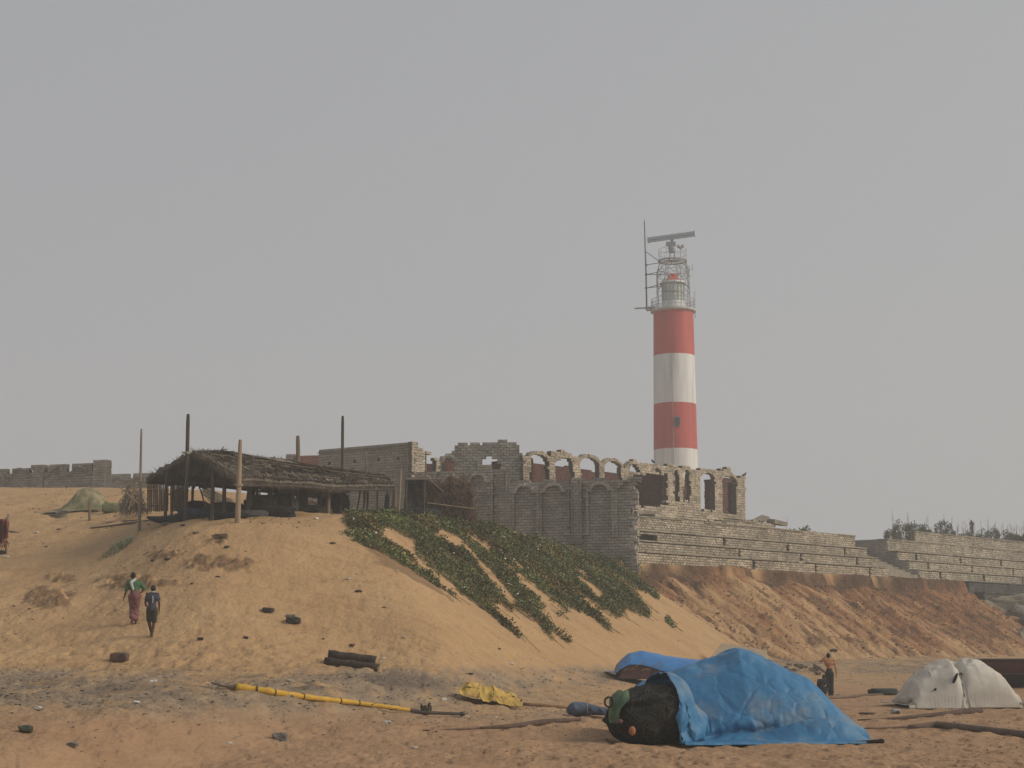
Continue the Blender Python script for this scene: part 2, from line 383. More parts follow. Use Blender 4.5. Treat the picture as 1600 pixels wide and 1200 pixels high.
# ================================================================== GROUND
def seg_d(px, py, x0, y0, x1, y1):
    dx, dy = x1 - x0, y1 - y0; t = np.clip(((px - x0) * dx + (py - y0) * dy) / (dx * dx + dy * dy + 1e-9), 0, 1)
    return np.hypot(px - (x0 + t * dx), py - (y0 + t * dy)), t
GREEN = [(552, 815, 640, 822, 15, 19), (640, 822, 745, 828, 19, 20), (745, 828, 880, 866, 22, 26), (880, 868, 985, 905, 25, 25),
         (565, 825, 618, 890, 24, 17), (618, 888, 695, 966, 12, 5), (655, 850, 760, 950, 20, 7), (700, 845, 800, 950, 22, 7), (640, 838, 735, 912, 24, 20), (705, 848, 800, 928, 24, 20), (790, 855, 885, 938, 28, 24), (660, 848, 760, 932, 24, 17), (740, 866, 832, 944, 22, 17), (604, 864, 684, 928, 13, 9),
         (760, 950, 810, 995, 6, 3), (800, 940, 888, 1002, 7, 4), (832, 952, 862, 1000, 5, 3), (780, 850, 880, 930, 30, 24), (850, 880, 962, 950, 30, 16),
         (930, 905, 1008, 960, 26, 7), (900, 940, 950, 985, 7, 3), (985, 905, 1025, 935, 8, 4), (1040, 970, 1050, 980, 4, 3), (622, 862, 705, 940, 15, 8)]
BARE = [(608, 834, 640, 856, 5, 9), (645, 868, 700, 925, 3, 4), (728, 856, 800, 940, 2.5, 5), (790, 870, 815, 890, 1.5, 3), (640, 880, 700, 915, 3, 2), (905, 905, 935, 930, 3, 5), (690, 835, 715, 850, 5, 7)]
def green_mask(c, yp, X, Y):
    m = np.full(c.shape, -9.0)
    for (x0, y0, x1, y1, w0, w1) in GREEN:
        d, t = seg_d(c, yp, x0, y0, x1, y1); m = np.maximum(m, 1 - d / (w0 + (w1 - w0) * t))
    for (x0, y0, x1, y1, w0, w1) in BARE:
        d, t = seg_d(c, yp, x0, y0, x1, y1); m = np.minimum(m, d / (w0 + (w1 - w0) * t) - 1)
    return m + 0.55 * fbm(X * 1.6, Y * 0.9, 201, 3) + 0.3 * fbm(X * 5, Y * 3, 205, 2)

cs = np.unique(np.concatenate([np.arange(-3000, -60, 60.), np.arange(-60, 1660.1, 2.0), np.arange(1660, 4600, 60.)]))
ds = np.unique(np.round(np.concatenate([np.arange(5, 26, 0.7), np.arange(26, 44, 0.10), np.arange(44, 104, 0.13), np.arange(104, 160, 0.16), np.arange(160, 230, 2.), np.arange(230, 420, 12), [500, 700, 1000, 1500, 2500, 4000]]), 3))
Cg, Dg = np.meshgrid(cs, ds, indexing='ij'); Xg = (Cg - 800) / F * Dg
Zg = land(Xg, np.minimum(Dg, 419)); Zg = np.where(Dg > 419, np.where(Cg > 1560, 0, 9.0), Zg)
s_, a_, h_ = edge_sa(Xg, Dg); yp = 1000 - Zg / Dg * F
rgt_ = ss(A_RIGHT - 1, A_RIGHT + 4, a_)
s_w = s_ + fbm(a_ * 0.6, s_ * 0.5, 15, 3) * 1.2
# red laterite earth on the right-hand cliff, darker humus band under its lip
streak = fbm((a_ + fbm(a_ * .2, s_ * .2, 4, 2)) * 1.5, s_ * 0.16, 23, 4)
fall = ss(-.4, .4, s_) * ss(13, 8, s_)
soil = rgt_ * fall * np.clip(0.25 + 1.1 * streak + 0.75 * ss(A_RIGHT + 8, A_RIGHT + 48, a_) * ss(11.5, 6, s_) + 0.5 * ss(3.5, 0.5, s_), 0, 1)
humus = rgt_ * ss(-1.0, -.1, s_w) * ss(1.5, 0.5, s_w) * 0.95
humus = np.maximum(humus, ss(0.05, 0.5, green_mask(Cg, yp, Xg, Dg)) * 0.55 * (Dg > 60))
for (px, py, hw, hh) in CRUST:
    r = ((Cg - px) / (hw * 1.15)) ** 2 + ((yp - py) / (hh * 1.2)) ** 2 + 1.6 * fbm(Xg * 3.4, Dg * 2.4, 62, 4)
    humus = np.maximum(humus, 0.68 * ss(1.1, 0.3, r) * ((Dg > 46) & (Dg < 72)))
dk = np.clip(fbm(a_ * 2.4, s_ * 0.6, 27, 4) - 0.12, 0, 1) * 3.0
humus = np.maximum(humus, fall * rgt_ * np.clip(dk, 0, 0.75))
# grey drift-line litter on the beach
on_b = ss(0.10, -0.25, Zg + 0.55) * (Dg < 125)
def band(y0, y1, soft=10): return ss(y0 - soft, y0 + soft, yp) * ss(y1 + soft, y1 - soft, yp)
fade_l = ss(-200, 0, Cg) + 0
lit = band(1048, 1105) * ss(760, 560, Cg) * 0.75 + band(1040, 1072, 6) * ss(1010, 900, Cg) * ss(430, 560, Cg) * 0.7
lit = lit + band(1028, 1050, 4) * ss(1090, 1180, Cg) * 0.95 + band(1055, 1090, 5) * ss(200, -20, Cg) * .5
n1 = fbm(Xg * 0.55, Dg * 0.22, 101, 4); n2 = fbm(Xg * 2.6, Dg * 1.0, 105, 4)
lit = lit + band(1046, 1122, 12) * ss(1040, 860, Cg) * 0.45 + band(1046, 1070, 8) * ss(900, 1100, Cg) * .35
litter = np.clip(lit * (0.72 + 1.0 * n1 + 0.9 * n2), 0, 1)
blk = np.clip(ss(0.02, 0.34, fbm(Xg * 0.45, Dg * 0.26, 111, 3) + 0.25 * n2) * (band(1062, 1082, 8) * ss(330, 60, Cg) + band(1054, 1075, 6) * ss(300, 380, Cg) * ss(760, 640, Cg) * .8), 0, 1)
fore = ss(1075, 1130, yp) * (Dg < 70) + ss(1000, 1200, Cg) * ss(1055, 1085, yp) * (Dg < 80); fore = np.clip(fore, 0, 1)
ni, nj = Cg.shape
idx = np.arange(ni * nj).reshape(ni, nj)
quads = np.stack([idx[:-1, :-1], idx[1:, :-1], idx[1:, 1:], idx[:-1, 1:]], -1).reshape(-1, 4)
V = np.stack([Xg, Dg, Zg], -1).reshape(-1, 3)

def sand_material():
    m = bpy.data.materials.new('sand'); m.use_nodes = True; t = m.node_tree; b = t.nodes['Principled BSDF']
    Nn = t.nodes.new; Lk = t.links.new
    b.inputs['Roughness'].default_value = 0.95; b.inputs['Specular IOR Level'].default_value = 0.15
    co = Nn('ShaderNodeTexCoord'); A = Nn('ShaderNodeAttribute'); A.attribute_name = 'zones'; B = Nn('ShaderNodeAttribute'); B.attribute_name = 'zones_b'
    sa = Nn('ShaderNodeSeparateColor'); Lk(A.outputs['Color'], sa.inputs[0]); sb = Nn('ShaderNodeSeparateColor'); Lk(B.outputs['Color'], sb.inputs[0])
    def noise(scale, det=6, st=(1, 1, 1), lo=.35, hi=.65):
        mp = Nn('ShaderNodeMapping'); mp.inputs['Scale'].default_value = st; Lk(co.outputs['Object'], mp.inputs[0])
        n = Nn('ShaderNodeTexNoise'); n.inputs['Scale'].default_value = scale; n.inputs['Detail'].default_value = det; n.inputs['Roughness'].default_value = 0.65; Lk(mp.outputs[0], n.inputs[0])
        r = Nn('ShaderNodeMapRange'); r.inputs[1].default_value = lo; r.inputs[2].default_value = hi; Lk(n.outputs[0], r.inputs[0]); return r.outputs[0]
    def mixc(f, a, c, blend='MIX'):
        x = Nn('ShaderNodeMix'); x.data_type = 'RGBA'; x.blend_type = blend
        if isinstance(f, float): x.inputs[0].default_value = f
        else: Lk(f, x.inputs[0])
        for s_i, q in ((6, a), (7, c)):
            if isinstance(q, tuple): x.inputs[s_i].default_value = (*q, 1)
            else: Lk(q, x.inputs[s_i])
        return x.outputs[2]
    def mul(a, k):
        x = Nn('ShaderNodeMath'); x.operation = 'MULTIPLY'; Lk(a, x.inputs[0])
        if isinstance(k, float): x.inputs[1].default_value = k
        else: Lk(k, x.inputs[1])
        return x.outputs[0]
    base = mixc(noise(0.25, 5), (.450, .296, .155), (.390, .248, .126))
    base = mixc(mul(noise(1.7, 6, (1, .6, 1), .5, .75), 0.35), base, (.30, .185, .098))
    mpd = Nn('ShaderNodeMapping'); mpd.inputs['Rotation'].default_value = (0, 0, math.radians(21)); mpd.inputs['Scale'].default_value = (.22, 1.5, .6); Lk(co.outputs['Object'], mpd.inputs[0])
    nd = Nn('ShaderNodeTexNoise'); nd.inputs['Scale'].default_value = 1.6; nd.inputs['Detail'].default_value = 6; Lk(mpd.outputs[0], nd.inputs[0])
    rd = Nn('ShaderNodeMapRange'); rd.inputs[1].default_value = .5; rd.inputs[2].default_value = .72; rd.inputs[4].default_value = .55; Lk(nd.outputs[0], rd.inputs[0])
    base = mixc(rd.outputs[0], base, (.33, .20, .10))
    fore_c = mixc(noise(0.6, 6), (.370, .234, .136), (.305, .188, .108))
    base = mixc(sb.outputs[0], base, fore_c)
    base = mixc(mul(noise(9.0, 4, (1, .5, 1), .58, .72), 0.40), base, (.17, .10, .06))
    soil_c = mixc(noise(0.9, 6), (.38, .190, .088), (.26, .125, .060))
    base = mixc(sa.outputs[0], base, soil_c)
    lit_c = mixc(noise(2.2, 8, (1, .45, 1)), (.33, .245, .16), (.19, .145, .105))
    lit_c = mixc(noise(14.0, 3, (1, .4, 1), .60, .70), lit_c, (.055, .045, .04))
    base = mixc(sa.outputs[1], base, lit_c)
    hum = mixc(noise(2.5, 7), (.155, .09, .048), (.07, .042, .026))
    base = mixc(sa.outputs[2], base, hum)
    base = mixc(sb.outputs[1], base, mixc(noise(6., 5), (.09, .072, .06), (.16, .125, .095)))
    Lk(base, b.inputs['Base Color'])
    n = Nn('ShaderNodeTexNoise'); n.inputs['Scale'].default_value = 7; n.inputs['Detail'].default_value = 6; Lk(co.outputs['Object'], n.inputs[0])
    bp = Nn('ShaderNodeBump'); bp.inputs['Strength'].default_value = 0.6; bp.inputs['Distance'].default_value = 0.12; Lk(n.outputs[0], bp.inputs['Height'])
    n3 = Nn('ShaderNodeTexNoise'); n3.inputs['Scale'].default_value = 2.2; n3.inputs['Detail'].default_value = 7; n3.inputs['Roughness'].default_value = .7; Lk(co.outputs['Object'], n3.inputs[0])
    b3 = Nn('ShaderNodeBump'); b3.inputs['Distance'].default_value = 0.45; Lk(sa.outputs[0], b3.inputs['Strength']); Lk(n3.outputs[0], b3.inputs['Height']); Lk(b3.outputs[0], bp.inputs['Normal'])
    Lk(bp.outputs[0], b.inputs['Normal'])
    return m
SAND = sand_material()
ground = mesh_from('sand_ground', V, quads, SAND, smooth=True, kind='structure')
for nm, ch in (('zones', (soil, litter, humus)), ('zones_b', (fore, np.clip(blk, 0, .85), fore * 0))):
    at = ground.data.attributes.new(nm, 'FLOAT_COLOR', 'POINT')
    at.data.foreach_set('color', np.stack([*ch, np.ones_like(ch[0])], -1).astype(np.float32).ravel())
del V

# ================================================================== LIGHTHOUSE
LHD = 190.0
def lh(): 
    base = W(1055.5, 800, LHD); cx = W(1056, 735, LHD).x; z0 = 9.0; ztop = W(1054, 480, LHD - 2.6).z
    LX = cx
    zb = [W(1055, y, LHD - 2.6).z for y in (699.5, 627.5, 551, 480)]      # band limits, bottom to top
    t = thing('lighthouse', 'tall round lighthouse in red and white bands with a radar on top', 'lighthouse', (LX, LHD, z0))
    r0, r1 = 2.72, 2.37
    rad = lambda z: r0 + (r1 - r0) * (z - z0) / (ztop - z0)
    white = mat('lighthouse_white_paint', (.67, .675, .665), (.49, .49, .47), 1.1, .6, bump=.01, bscale=6, stretch=(1.6, 1.6, .14), contrast=(.45, .75))
    red = mat('lighthouse_red_paint', (.47, .078, .066), (.34, .075, .065), 1.1, .55, bump=.01, bscale=6, stretch=(1.6, 1.6, .14), contrast=(.42, .72))
    def band_(za, zb_, m, nm):
        b = MB(); n = 72; k = max(2, int((zb_ - za) / .45)); zs = [za + (zb_ - za) * i / k for i in range(k + 1)]
        pts = [(LX, LHD, z) for z in zs]; b.tube(pts, [rad(z) for z in zs], n, caps=False); return b.build(nm, m, t, smooth=True)
    band_(z0, zb[0], white, 'white_band'); band_(zb[0], zb[1], red, 'red_band'); band_(zb[1], zb[2], white, 'white_band'); band_(zb[2], zb[3], red, 'red_band')
    # window with frame, rain pipe
    wz = W(1055, 663, LHD).z; r = rad(wz)
    dk = mat('dark_window_glass', (.05, .06, .07), (.03, .035, .04), 3, .25); fr_m = mat('window_frame_grey', (.25, .24, .23), None, 3, .7)
    ww = MB().box((LX, LHD - r - .02, wz), (.62, .16, 1.15)).build('window', fr_m, t)
    MB().box((LX, LHD - r - .115, wz), (.50, .03, 1.0)).build('pane', dk, ww)
    pm = mat('grey_metal', (.30, .31, .31), (.22, .23, .23), 4, .5, metal=.3); lat = mat('weathered_metal', (.36, .37, .37), (.27, .28, .28), 4, .55, metal=.2)
    a = math.radians(-98); b = MB(); b.tube([(LX - .5, LHD - rad(z) * .982 - .04, z) for z in (z0, wz, zb[2])], .03, 6); b.build('rain_pipe', pm, t)
    gs = MB(); GR = 2.70
    gs.tube([(LX, LHD, ztop - .22), (LX, LHD, ztop - .08)], [r1, GR], 64); gs.tube([(LX, LHD, ztop - .08), (LX, LHD, ztop + .14)], [GR, GR], 64)
    gs.build('gallery_deck', mat('pale_grey_concrete', (.50, .49, .46), (.38, .37, .35), 2, .8), t)
    rl = MB()
    for k in range(24):
        th = 2 * math.pi * k / 24; p = Vector((LX + (GR - .1) * math.cos(th), LHD + (GR - .1) * math.sin(th), ztop + .15)); rl.tube([p, p + Vector((0, 0, 1.25))], .03, 5)
    for hgt in (.45, .85, 1.25):
        rl.tube([(LX + (GR - .1) * math.cos(2 * math.pi * k / 40), LHD + (GR - .1) * math.sin(2 * math.pi * k / 40), ztop + .15 + hgt) for k in range(41)], .028, 5)
    rl.build('railing', lat, t)
    zl = ztop + .15; ztl = W(1050, 444, LHD).z
    # lantern: murette, glazing, mullions, roof
    cb = MB().tube([(LX, LHD, zl), (LX, LHD, zl + 1.0)], 1.38, 32).build('lantern_base', white, t)
    gl = mat('lantern_glass', (.42, .47, .44), (.48, .53, .50), 1.5, .15, spec=.6)
    lan = MB().tube([(LX, LHD, zl + 1.0), (LX, LHD, ztl)], 1.30, 16).build('lantern', gl, t)
    mu = MB()
    for k in range(16):
        th = 2 * math.pi * k / 16; mu.tube([(LX + 1.32 * math.cos(th), LHD + 1.32 * math.sin(th), zl + 1), (LX + 1.32 * math.cos(th), LHD + 1.32 * math.sin(th), ztl)], .035, 5)
    for q in (.0, .5, 1.0):
        z = zl + 1 + (ztl - zl - 1) * q; mu.tube([(LX, LHD, z - .04), (LX, LHD, z + .04)], 1.37, 32)
    mu.build('mullion_frame', lat, lan)
    MB().tube([(LX, LHD, ztl), (LX, LHD, ztl + .22)], [1.6, 1.52], 32).build('lantern_cornice', white, t)
    redr = mat('lantern_roof_red', (.60, .13, .09), (.5, .1, .07), 2, .6)
    MB().tube([(LX, LHD, ztl + .22), (LX, LHD, ztl + .55), (LX, LHD, ztl + .9), (LX, LHD, ztl + 1.05), (LX, LHD, ztl + 1.3)], [1.25, .85, .55, .62, .25], 24).build('lantern_roof', redr, t)
    # lattice cage carrying the radar
    zc = W(1050, 408, LHD).z; zr = W(1050, 397, LHD).z; zk = W(1050, 425, LHD).z
    cg = MB(); n = 8
    def ringpt(k, R, z): th = 2 * math.pi * (k + .5) / n; return Vector((LX + R * math.cos(th), LHD + R * math.sin(th), z))
    lv = [(1.98, zl), (2.0, zl + (zk - zl) * .45), (2.02, zk - .6), (1.98, zk + .1), (1.6, zc)]
    for k in range(n):
        cg.tube([ringpt(k, R, z) for R, z in lv], .045, 5)
        for (R1, z1), (R2, z2) in list(zip(lv[2:-1], lv[3:])) + [((2.0, zl + (zk - zl) * .5), (2.02, zk - .6))]:
            cg.tube([ringpt(k, R1, z1), ringpt(k + 1, R2, z2)], .026, 4); cg.tube([ringpt(k + 1, R1, z1), ringpt(k, R2, z2)], .026, 4)
            cg.tube([ringpt(k, R1, z1), ringpt(k, R2 * .5, z2)], .022, 4)
    for R, z in lv[1:]:
        cg.tube([ringpt(k, R, z) for k in range(n + 1)], .035, 5)
    cg.build('lattice_cage', lat, t)
    pfm = MB().tube([(LX + 1.66 * math.cos(2 * math.pi * k / 32), LHD + 1.66 * math.sin(2 * math.pi * k / 32), zc) for k in range(33)], .09, 6)
    for k in range(6): q_ = Vector((1.66 * math.cos(math.pi * k / 6), 1.66 * math.sin(math.pi * k / 6), 0)); pfm.tube([Vector((LX, LHD, zc)) - q_, Vector((LX, LHD, zc)) + q_], .05, 5)
    pfm.tube([(LX, LHD, zc - .03), (LX, LHD, zc + .05)], .6, 16)
    pf = pfm.build('radar_platform', pm, t)
    r2 = MB()
    for k in range(12):
        th = 2 * math.pi * k / 12; p = Vector((LX + 1.66 * math.cos(th), LHD + 1.66 * math.sin(th), zc + .1)); r2.tube([p, p + Vector((0, 0, 1.3))], .022, 4)
    for hgt in (.7, 1.3): r2.tube([(LX + 1.66 * math.cos(2 * math.pi * k / 24), LHD + 1.66 * math.sin(2 * math.pi * k / 24), zc + .1 + hgt) for k in range(25)], .02, 4)
    r2.build('platform_railing', lat, pf)
    # radar
    pc = W(1050, 380, LHD); rx = pc.x
    ra = MB()
    for sx in (-.35, .35):
        for sy in (-.35, .35): ra.tube([(rx + sx, LHD + sy, zc), (rx + sx * .7, LHD + sy * .7, W(1050, 393, LHD).z)], .05, 5)
    ra.tube([(rx, LHD, W(1050, 394, LHD).z), (rx, LHD, W(1050, 388, LHD).z)], .42, 16); ra.tube([(rx - .1, LHD, W(1050, 388, LHD).z), (rx - .1, LHD, W(1050, 384, LHD).z)], [.42, .3], 12)
    ra.box((rx - .15, LHD, W(1050, 381, LHD).z), (1.15, .5, .42)); ra.tube([(rx, LHD, W(1050, 382, LHD).z), (rx, LHD, W(1050, 374, LHD).z)], .2, 10)
    rp = ra.build('radar_pedestal', mat('radar_grey', (.30, .33, .35), (.25, .28, .30), 3, .5), t)
    # the bar: seen a bit from below, right end nearer
    bm_ = mat('radar_bar_grey', (.44, .51, .57), (.36, .43, .48), 2, .45)
    pl = W(1013, 375, LHD + 1.6); pr = W(1086.5, 365, LHD - 1.6)
    dv = (pr - pl); cc = (pl + pr) / 2; x = dv.normalized(); zax = x.cross(Vector((0, 0, 1)).cross(x)).normalized(); R = Matrix((x, zax.cross(x), zax)).transposed()
    br = MB(); Ln = dv.length
    br.box(cc + zax * .12, (Ln, .32, .34), R); br.box(cc - zax * .20, (Ln * .995, .24, .24), R); br.box(cc - zax * .02, (Ln * .98, .40, .06), R)
    for q in (-.5, .5): br.box(cc + x * Ln * q, (.08, .42, .74), R)
    MBo = br.build('radar_bar', bm_, t)
    # round dish and small mast, side antennas
    dc = W(1062, 390, LHD); an = MB(); an.tube([(dc.x, LHD - 1.2, zc + .1), (dc.x, LHD - 1.2, dc.z)], .06, 6)
    for sx, sz in ((-.28, .1), (.22, 0.12), (.0, -.12)): an.ball((dc.x + sx, LHD - 1.25, dc.z + sz), (.20, .12, .24), 8)
    an.build('small_antenna', lat, t)
    sm = MB(); q = lambda px, py, dd=0: W(px, py, LHD + dd)
    sm.tube([q(1077, 415), q(1077, 447)], .05, 6)
    for (x0, y0, x1, y1) in ((1069, 424, 1082, 421), (1069, 431, 1080, 431), (1070, 446, 1077, 447), (1082, 422, 1082, 414), (1080, 431, 1080, 429), (1071, 421, 1071, 416), (1081, 414, 1083, 414), (1078, 447, 1078, 462), (1085.5, 455, 1085.5, 470)):
        sm.tube([q(x0, y0), q(x1, y1)], .035, 5)
    sm.build('side_antenna', lat, t)
    ms = MB(); ms.tube([q(1010.5, 484), q(1009.5, 430), q(1006.8, 346)], [.10, .09, .07], 8); ms.tube([q(1006.8, 346), q(1006.6, 340)], .02, 4)
    for (x0, y0, x1, y1) in ((1009, 393, 1034, 411), (1009, 414, 1036, 410), (1010, 429, 1034, 424), (1010, 429, 1034, 429), (1010, 450, 1033, 444), (1010, 450, 1034, 447.5)):
        ms.tube([q(x0, y0), q(x1, y1, -1)], .045, 5)
    for y in (414, 429, 450): ms.ball(q(1009.7, y), .17, 8)
    ms.build('tall_mast', mat('mast_dark_metal', (.14, .15, .15), None, 4, .5, metal=.3), t)
    bk = MB(); bk.tube([q(991.5, 482), q(1010, 481)], .09, 6); bk.box(q(1014, 481), (.9, .5, .22)); bk.tube([q(1010, 485.5), q(1019, 484)], .10, 6); bk.tube([q(1014, 481), q(1024, 480)], .1, 6)
    bk.build('bracket_arm', pm, t)
    bk = MB(); bk.tube([q(1086, 487), q(1086.4, 497)], .05, 5); bk.build('drain_spout', pm, t)
lh()

# ================================================================== MASONRY
GREY = mat('grey_block_masonry', (.325, .302, .265), (.225, .208, .180), .7, .92, bump=.02, bscale=18, tone=True)
TAN = mat('sunlit_block_masonry', (.42, .36, .275), (.30, .255, .195), 0.9, .92, bump=.02, bscale=18, tone=True)  # block masonry lightened and warmed for seaward faces: sunlight put into the colour
REDB = mat('red_brick_wall', (.125, .058, .045), (.085, .042, .034), 1.0, .9, bump=.02, bscale=14, tone=True)
CONC = mat('stained_concrete', (.30, .26, .20), (.19, .165, .13), 1.3, .9, bump=.03, bscale=12)
DARKC = mat('dark_tier_concrete', (.10, .10, .088), (.055, .058, .05), 1.0, .9, bump=.03, bscale=10, tone=True)  # darker concrete for the lowest tiers of the right flight

def zr(fr, pts): return fr.poly(pts)
# ---- long grey compound wall with blind arches
def compound():
    fr = Frame((7.6, 104.0), (-.95, .31), (0, -1)); P = lambda l: fr.poly(l)
    t = thing('ruined_boundary_wall', 'tall grey block wall with blind arches and a jagged broken right end', 'wall', (3, 105, 4.5))
    top = [(545, 900), (545, 752), (600, 748), (650, 742), (692, 737), (745, 737), (757, 735), (777, 736), (777, 735), (797, 735), (797, 751), (804, 749), (822, 751), (836, 758), (843, 755), (851, 751),
           (872, 751), (880, 755), (888, 756), (892, 750), (894, 748), (912, 748), (914, 757), (924, 757), (926, 749), (952, 748), (957, 755), (963, 755), (968, 750), (980, 746), (999, 745), (999, 752),
           (992, 757), (991, 762), (993, 776), (988, 779), (990, 790), (986, 796), (989, 812), (985, 820), (989, 832), (990, 850), (994, 862), (991, 872), (996, 886), (993, 900), (990, 915), (900, 915)]
    b = Blocks(); b.wall(fr, [P(top)], thick=.5, seed=1, jit=.012, rag=.10)
    rr = np.random.RandomState(4); ys = rr.uniform(760, 895, 90)
    for y in ys:                                   # stumps of broken blocks on the lit end
        u, z = fr.px(989 + rr.uniform(-3, 4), y); b.boxes(fr, [u], [-.25 + rr.uniform(-.15, .15)], [z], [.16], [rr.uniform(.08, .2)], [.085], rot=[rr.uniform(-.2, .2)], tone=[1.25], jit=.03)
    b.build('wall_face', GREY, t)
    def arched(x0, x1, ysp, ytop, ybot):
        (ua, zs), (ub, _), zt, zb = fr.px(x0, ysp), fr.px(x1, ysp), fr.px((x0 + x1) / 2, ytop)[1], fr.px(x0, ybot)[1]
        uc, hw = (ua + ub) / 2, abs(ua - ub) / 2; sh = hw * .72; q = [(uc - hw, zb), (uc + hw, zb), (uc + hw, zs)]
        q += [(uc + sh * math.cos(a), zs + (zt - zs) * math.sin(a)) for a in np.linspace(0, math.pi, 12)] + [(uc - hw, zs)]
        return q, (uc, zs, sh, zt - zs)
    for k, (x0, x1, ysp, ytop) in enumerate([(650, 678, 757, 746), (692.6, 719.6, 755.5, 745), (732, 764.6, 753, 743), (804, 836.6, 769, 760), (849, 882.8, 768, 759), (921, 954.8, 766, 757), (965, 995, 765, 755)]):
        pn, (uc, zs, a, rise) = arched(x0, x1, ysp, ytop, 838)
        lo = fr.px((x0 + x1) / 2, ysp - 14)[1]
        # raised surround of the panel
        e = .30; hw = abs(pn[0][0] - pn[1][0]) / 2; out = [(uc - hw - e, pn[0][1]), (uc + hw + e, pn[0][1]), (uc + hw + e, zs + rise + .32), (uc - hw - e, zs + rise + .32)]
        ok = [p for p in [out]]
        s = Blocks(); s.wall(fr, ok, [pn] if k < 6 else [pn, P([(986, 700), (1010, 700), (1010, 900), (986, 900)])], thick=.17, w0=.165, seed=30 + k, core=True, bl=.42)
        if k < 6:
            s.arch(fr, uc, zs, a - .02, rise, .17, .16, .30, n=11, tone=1.1, seed=k)
            for q in (-1, 1): s.boxes(fr, [uc + q * (a + .17)], [.22], [zs - .02], [.17], [.08], [.075], tone=[1.1])
        s.build('blind_arch', GREY, t)
    for (x0, x1, yt) in ((775, 797, 736), (893, 911, 749)):
        s = Blocks(); (ua, z1), (ub, z0) = fr.px(x0, yt), fr.px(x1, 850)
        s.wall(fr, [[(ua, z0), (ub, z0), (ub, z1), (ua, z1)]], thick=.22, w0=.2, seed=int(x0), bl=.36)
        mid = (ua + ub) / 2
        for q in (-.3, .3): s.boxes(fr, [mid + q], [.24], [(z0 + z1) / 2], [.035], [.06], [(z1 - z0) / 2], tone=[.75])
        s.boxes(fr, [mid] * 2, [.21] * 2, [z0 + .6, z0 + .2], [abs(ua - ub) / 2 + .1] * 2, [.06] * 2, [.05] * 2, tone=[.8, .8])
        s.build('pilaster', GREY, t)
compound()

# ---- far boundary wall with merlons on the left
def far_wall(xr, d, xl, ytop, label, name, ybase, mer, arches, right_pier):
    X = TX(xr, ytop) * d; fr = Frame((X, d), (-.95, .31), (0, -1))
    t = thing(name, label, 'wall', (X - 3, d + 1, 9.2))
    b = Blocks(); ul = fr.px(xl, ytop)[0]; zt = fr.px(xr, ytop)[1]; zb = 8.4
    b.wall(fr, [[(0, zb), (ul, zb), (ul, zt - .42), (0, zt - .42)]] + [[(fr.px(x, ytop)[0], zt - .5) for x in (a0, a1)] + [(fr.px(x, ytop)[0], zt - off) for x in (a1, a0)] for a0, a1, off in mer], thick=.4, seed=int(xr))
    b.build('wall_face', GREY, t)
    for (x0, x1, ya, ys) in arches:
        (ua, zs), (ub, _) = fr.px(x0, ys), fr.px(x1, ys); uc = (ua + ub) / 2; a = abs(ua - ub) / 2 * .72; rise = fr.px((x0 + x1) / 2, ya)[1] - zs
        s = Blocks(); s.arch(fr, uc, zs, a, rise, .14, .12, .13, n=10, tone=.75, seed=int(x0))
        for q in (-1, 1): s.boxes(fr, [uc + q * (a + .3)], [.06], [zs], [.22], [.06], [.07], tone=[.8]); 
        s.build('blind_arch', GREY, t)
    for (x0, x1, yt) in right_pier:
        s = Blocks(); (ua, z1), (ub, _) = fr.px(x0, yt), fr.px(x1, yt)
        s.wall(fr, [[(ua, zb), (ub, zb), (ub, z1), (ua, z1)]], thick=.75, w0=.18, seed=int(x0) + 9, bl=.36); s.build('pilaster', GREY, t)
far_wall(168, 116, -60, 724, 'grey block wall with notched top and arch mouldings at far left', 'boundary_wall', 762,
         [(-40, 12, .1), (20, 46, .08), (76, 105, .0), (112, 142, -.05), (148, 168, -.15)], [(-18, 8, 742, 752), (17, 45, 734, 745), (75, 101, 733, 743), (110, 138, 731, 741)], [(52, 70, 725), (147, 167, 721)])
far_wall(246, 134, 166, 738, 'low far grey wall piece with notched top behind the left posts', 'boundary_wall', 762,
         [(173, 201, .1), (207, 232, .0), (236, 246, .1)], [(174, 194, 747, 753), (208, 228, 746, 752)], [])

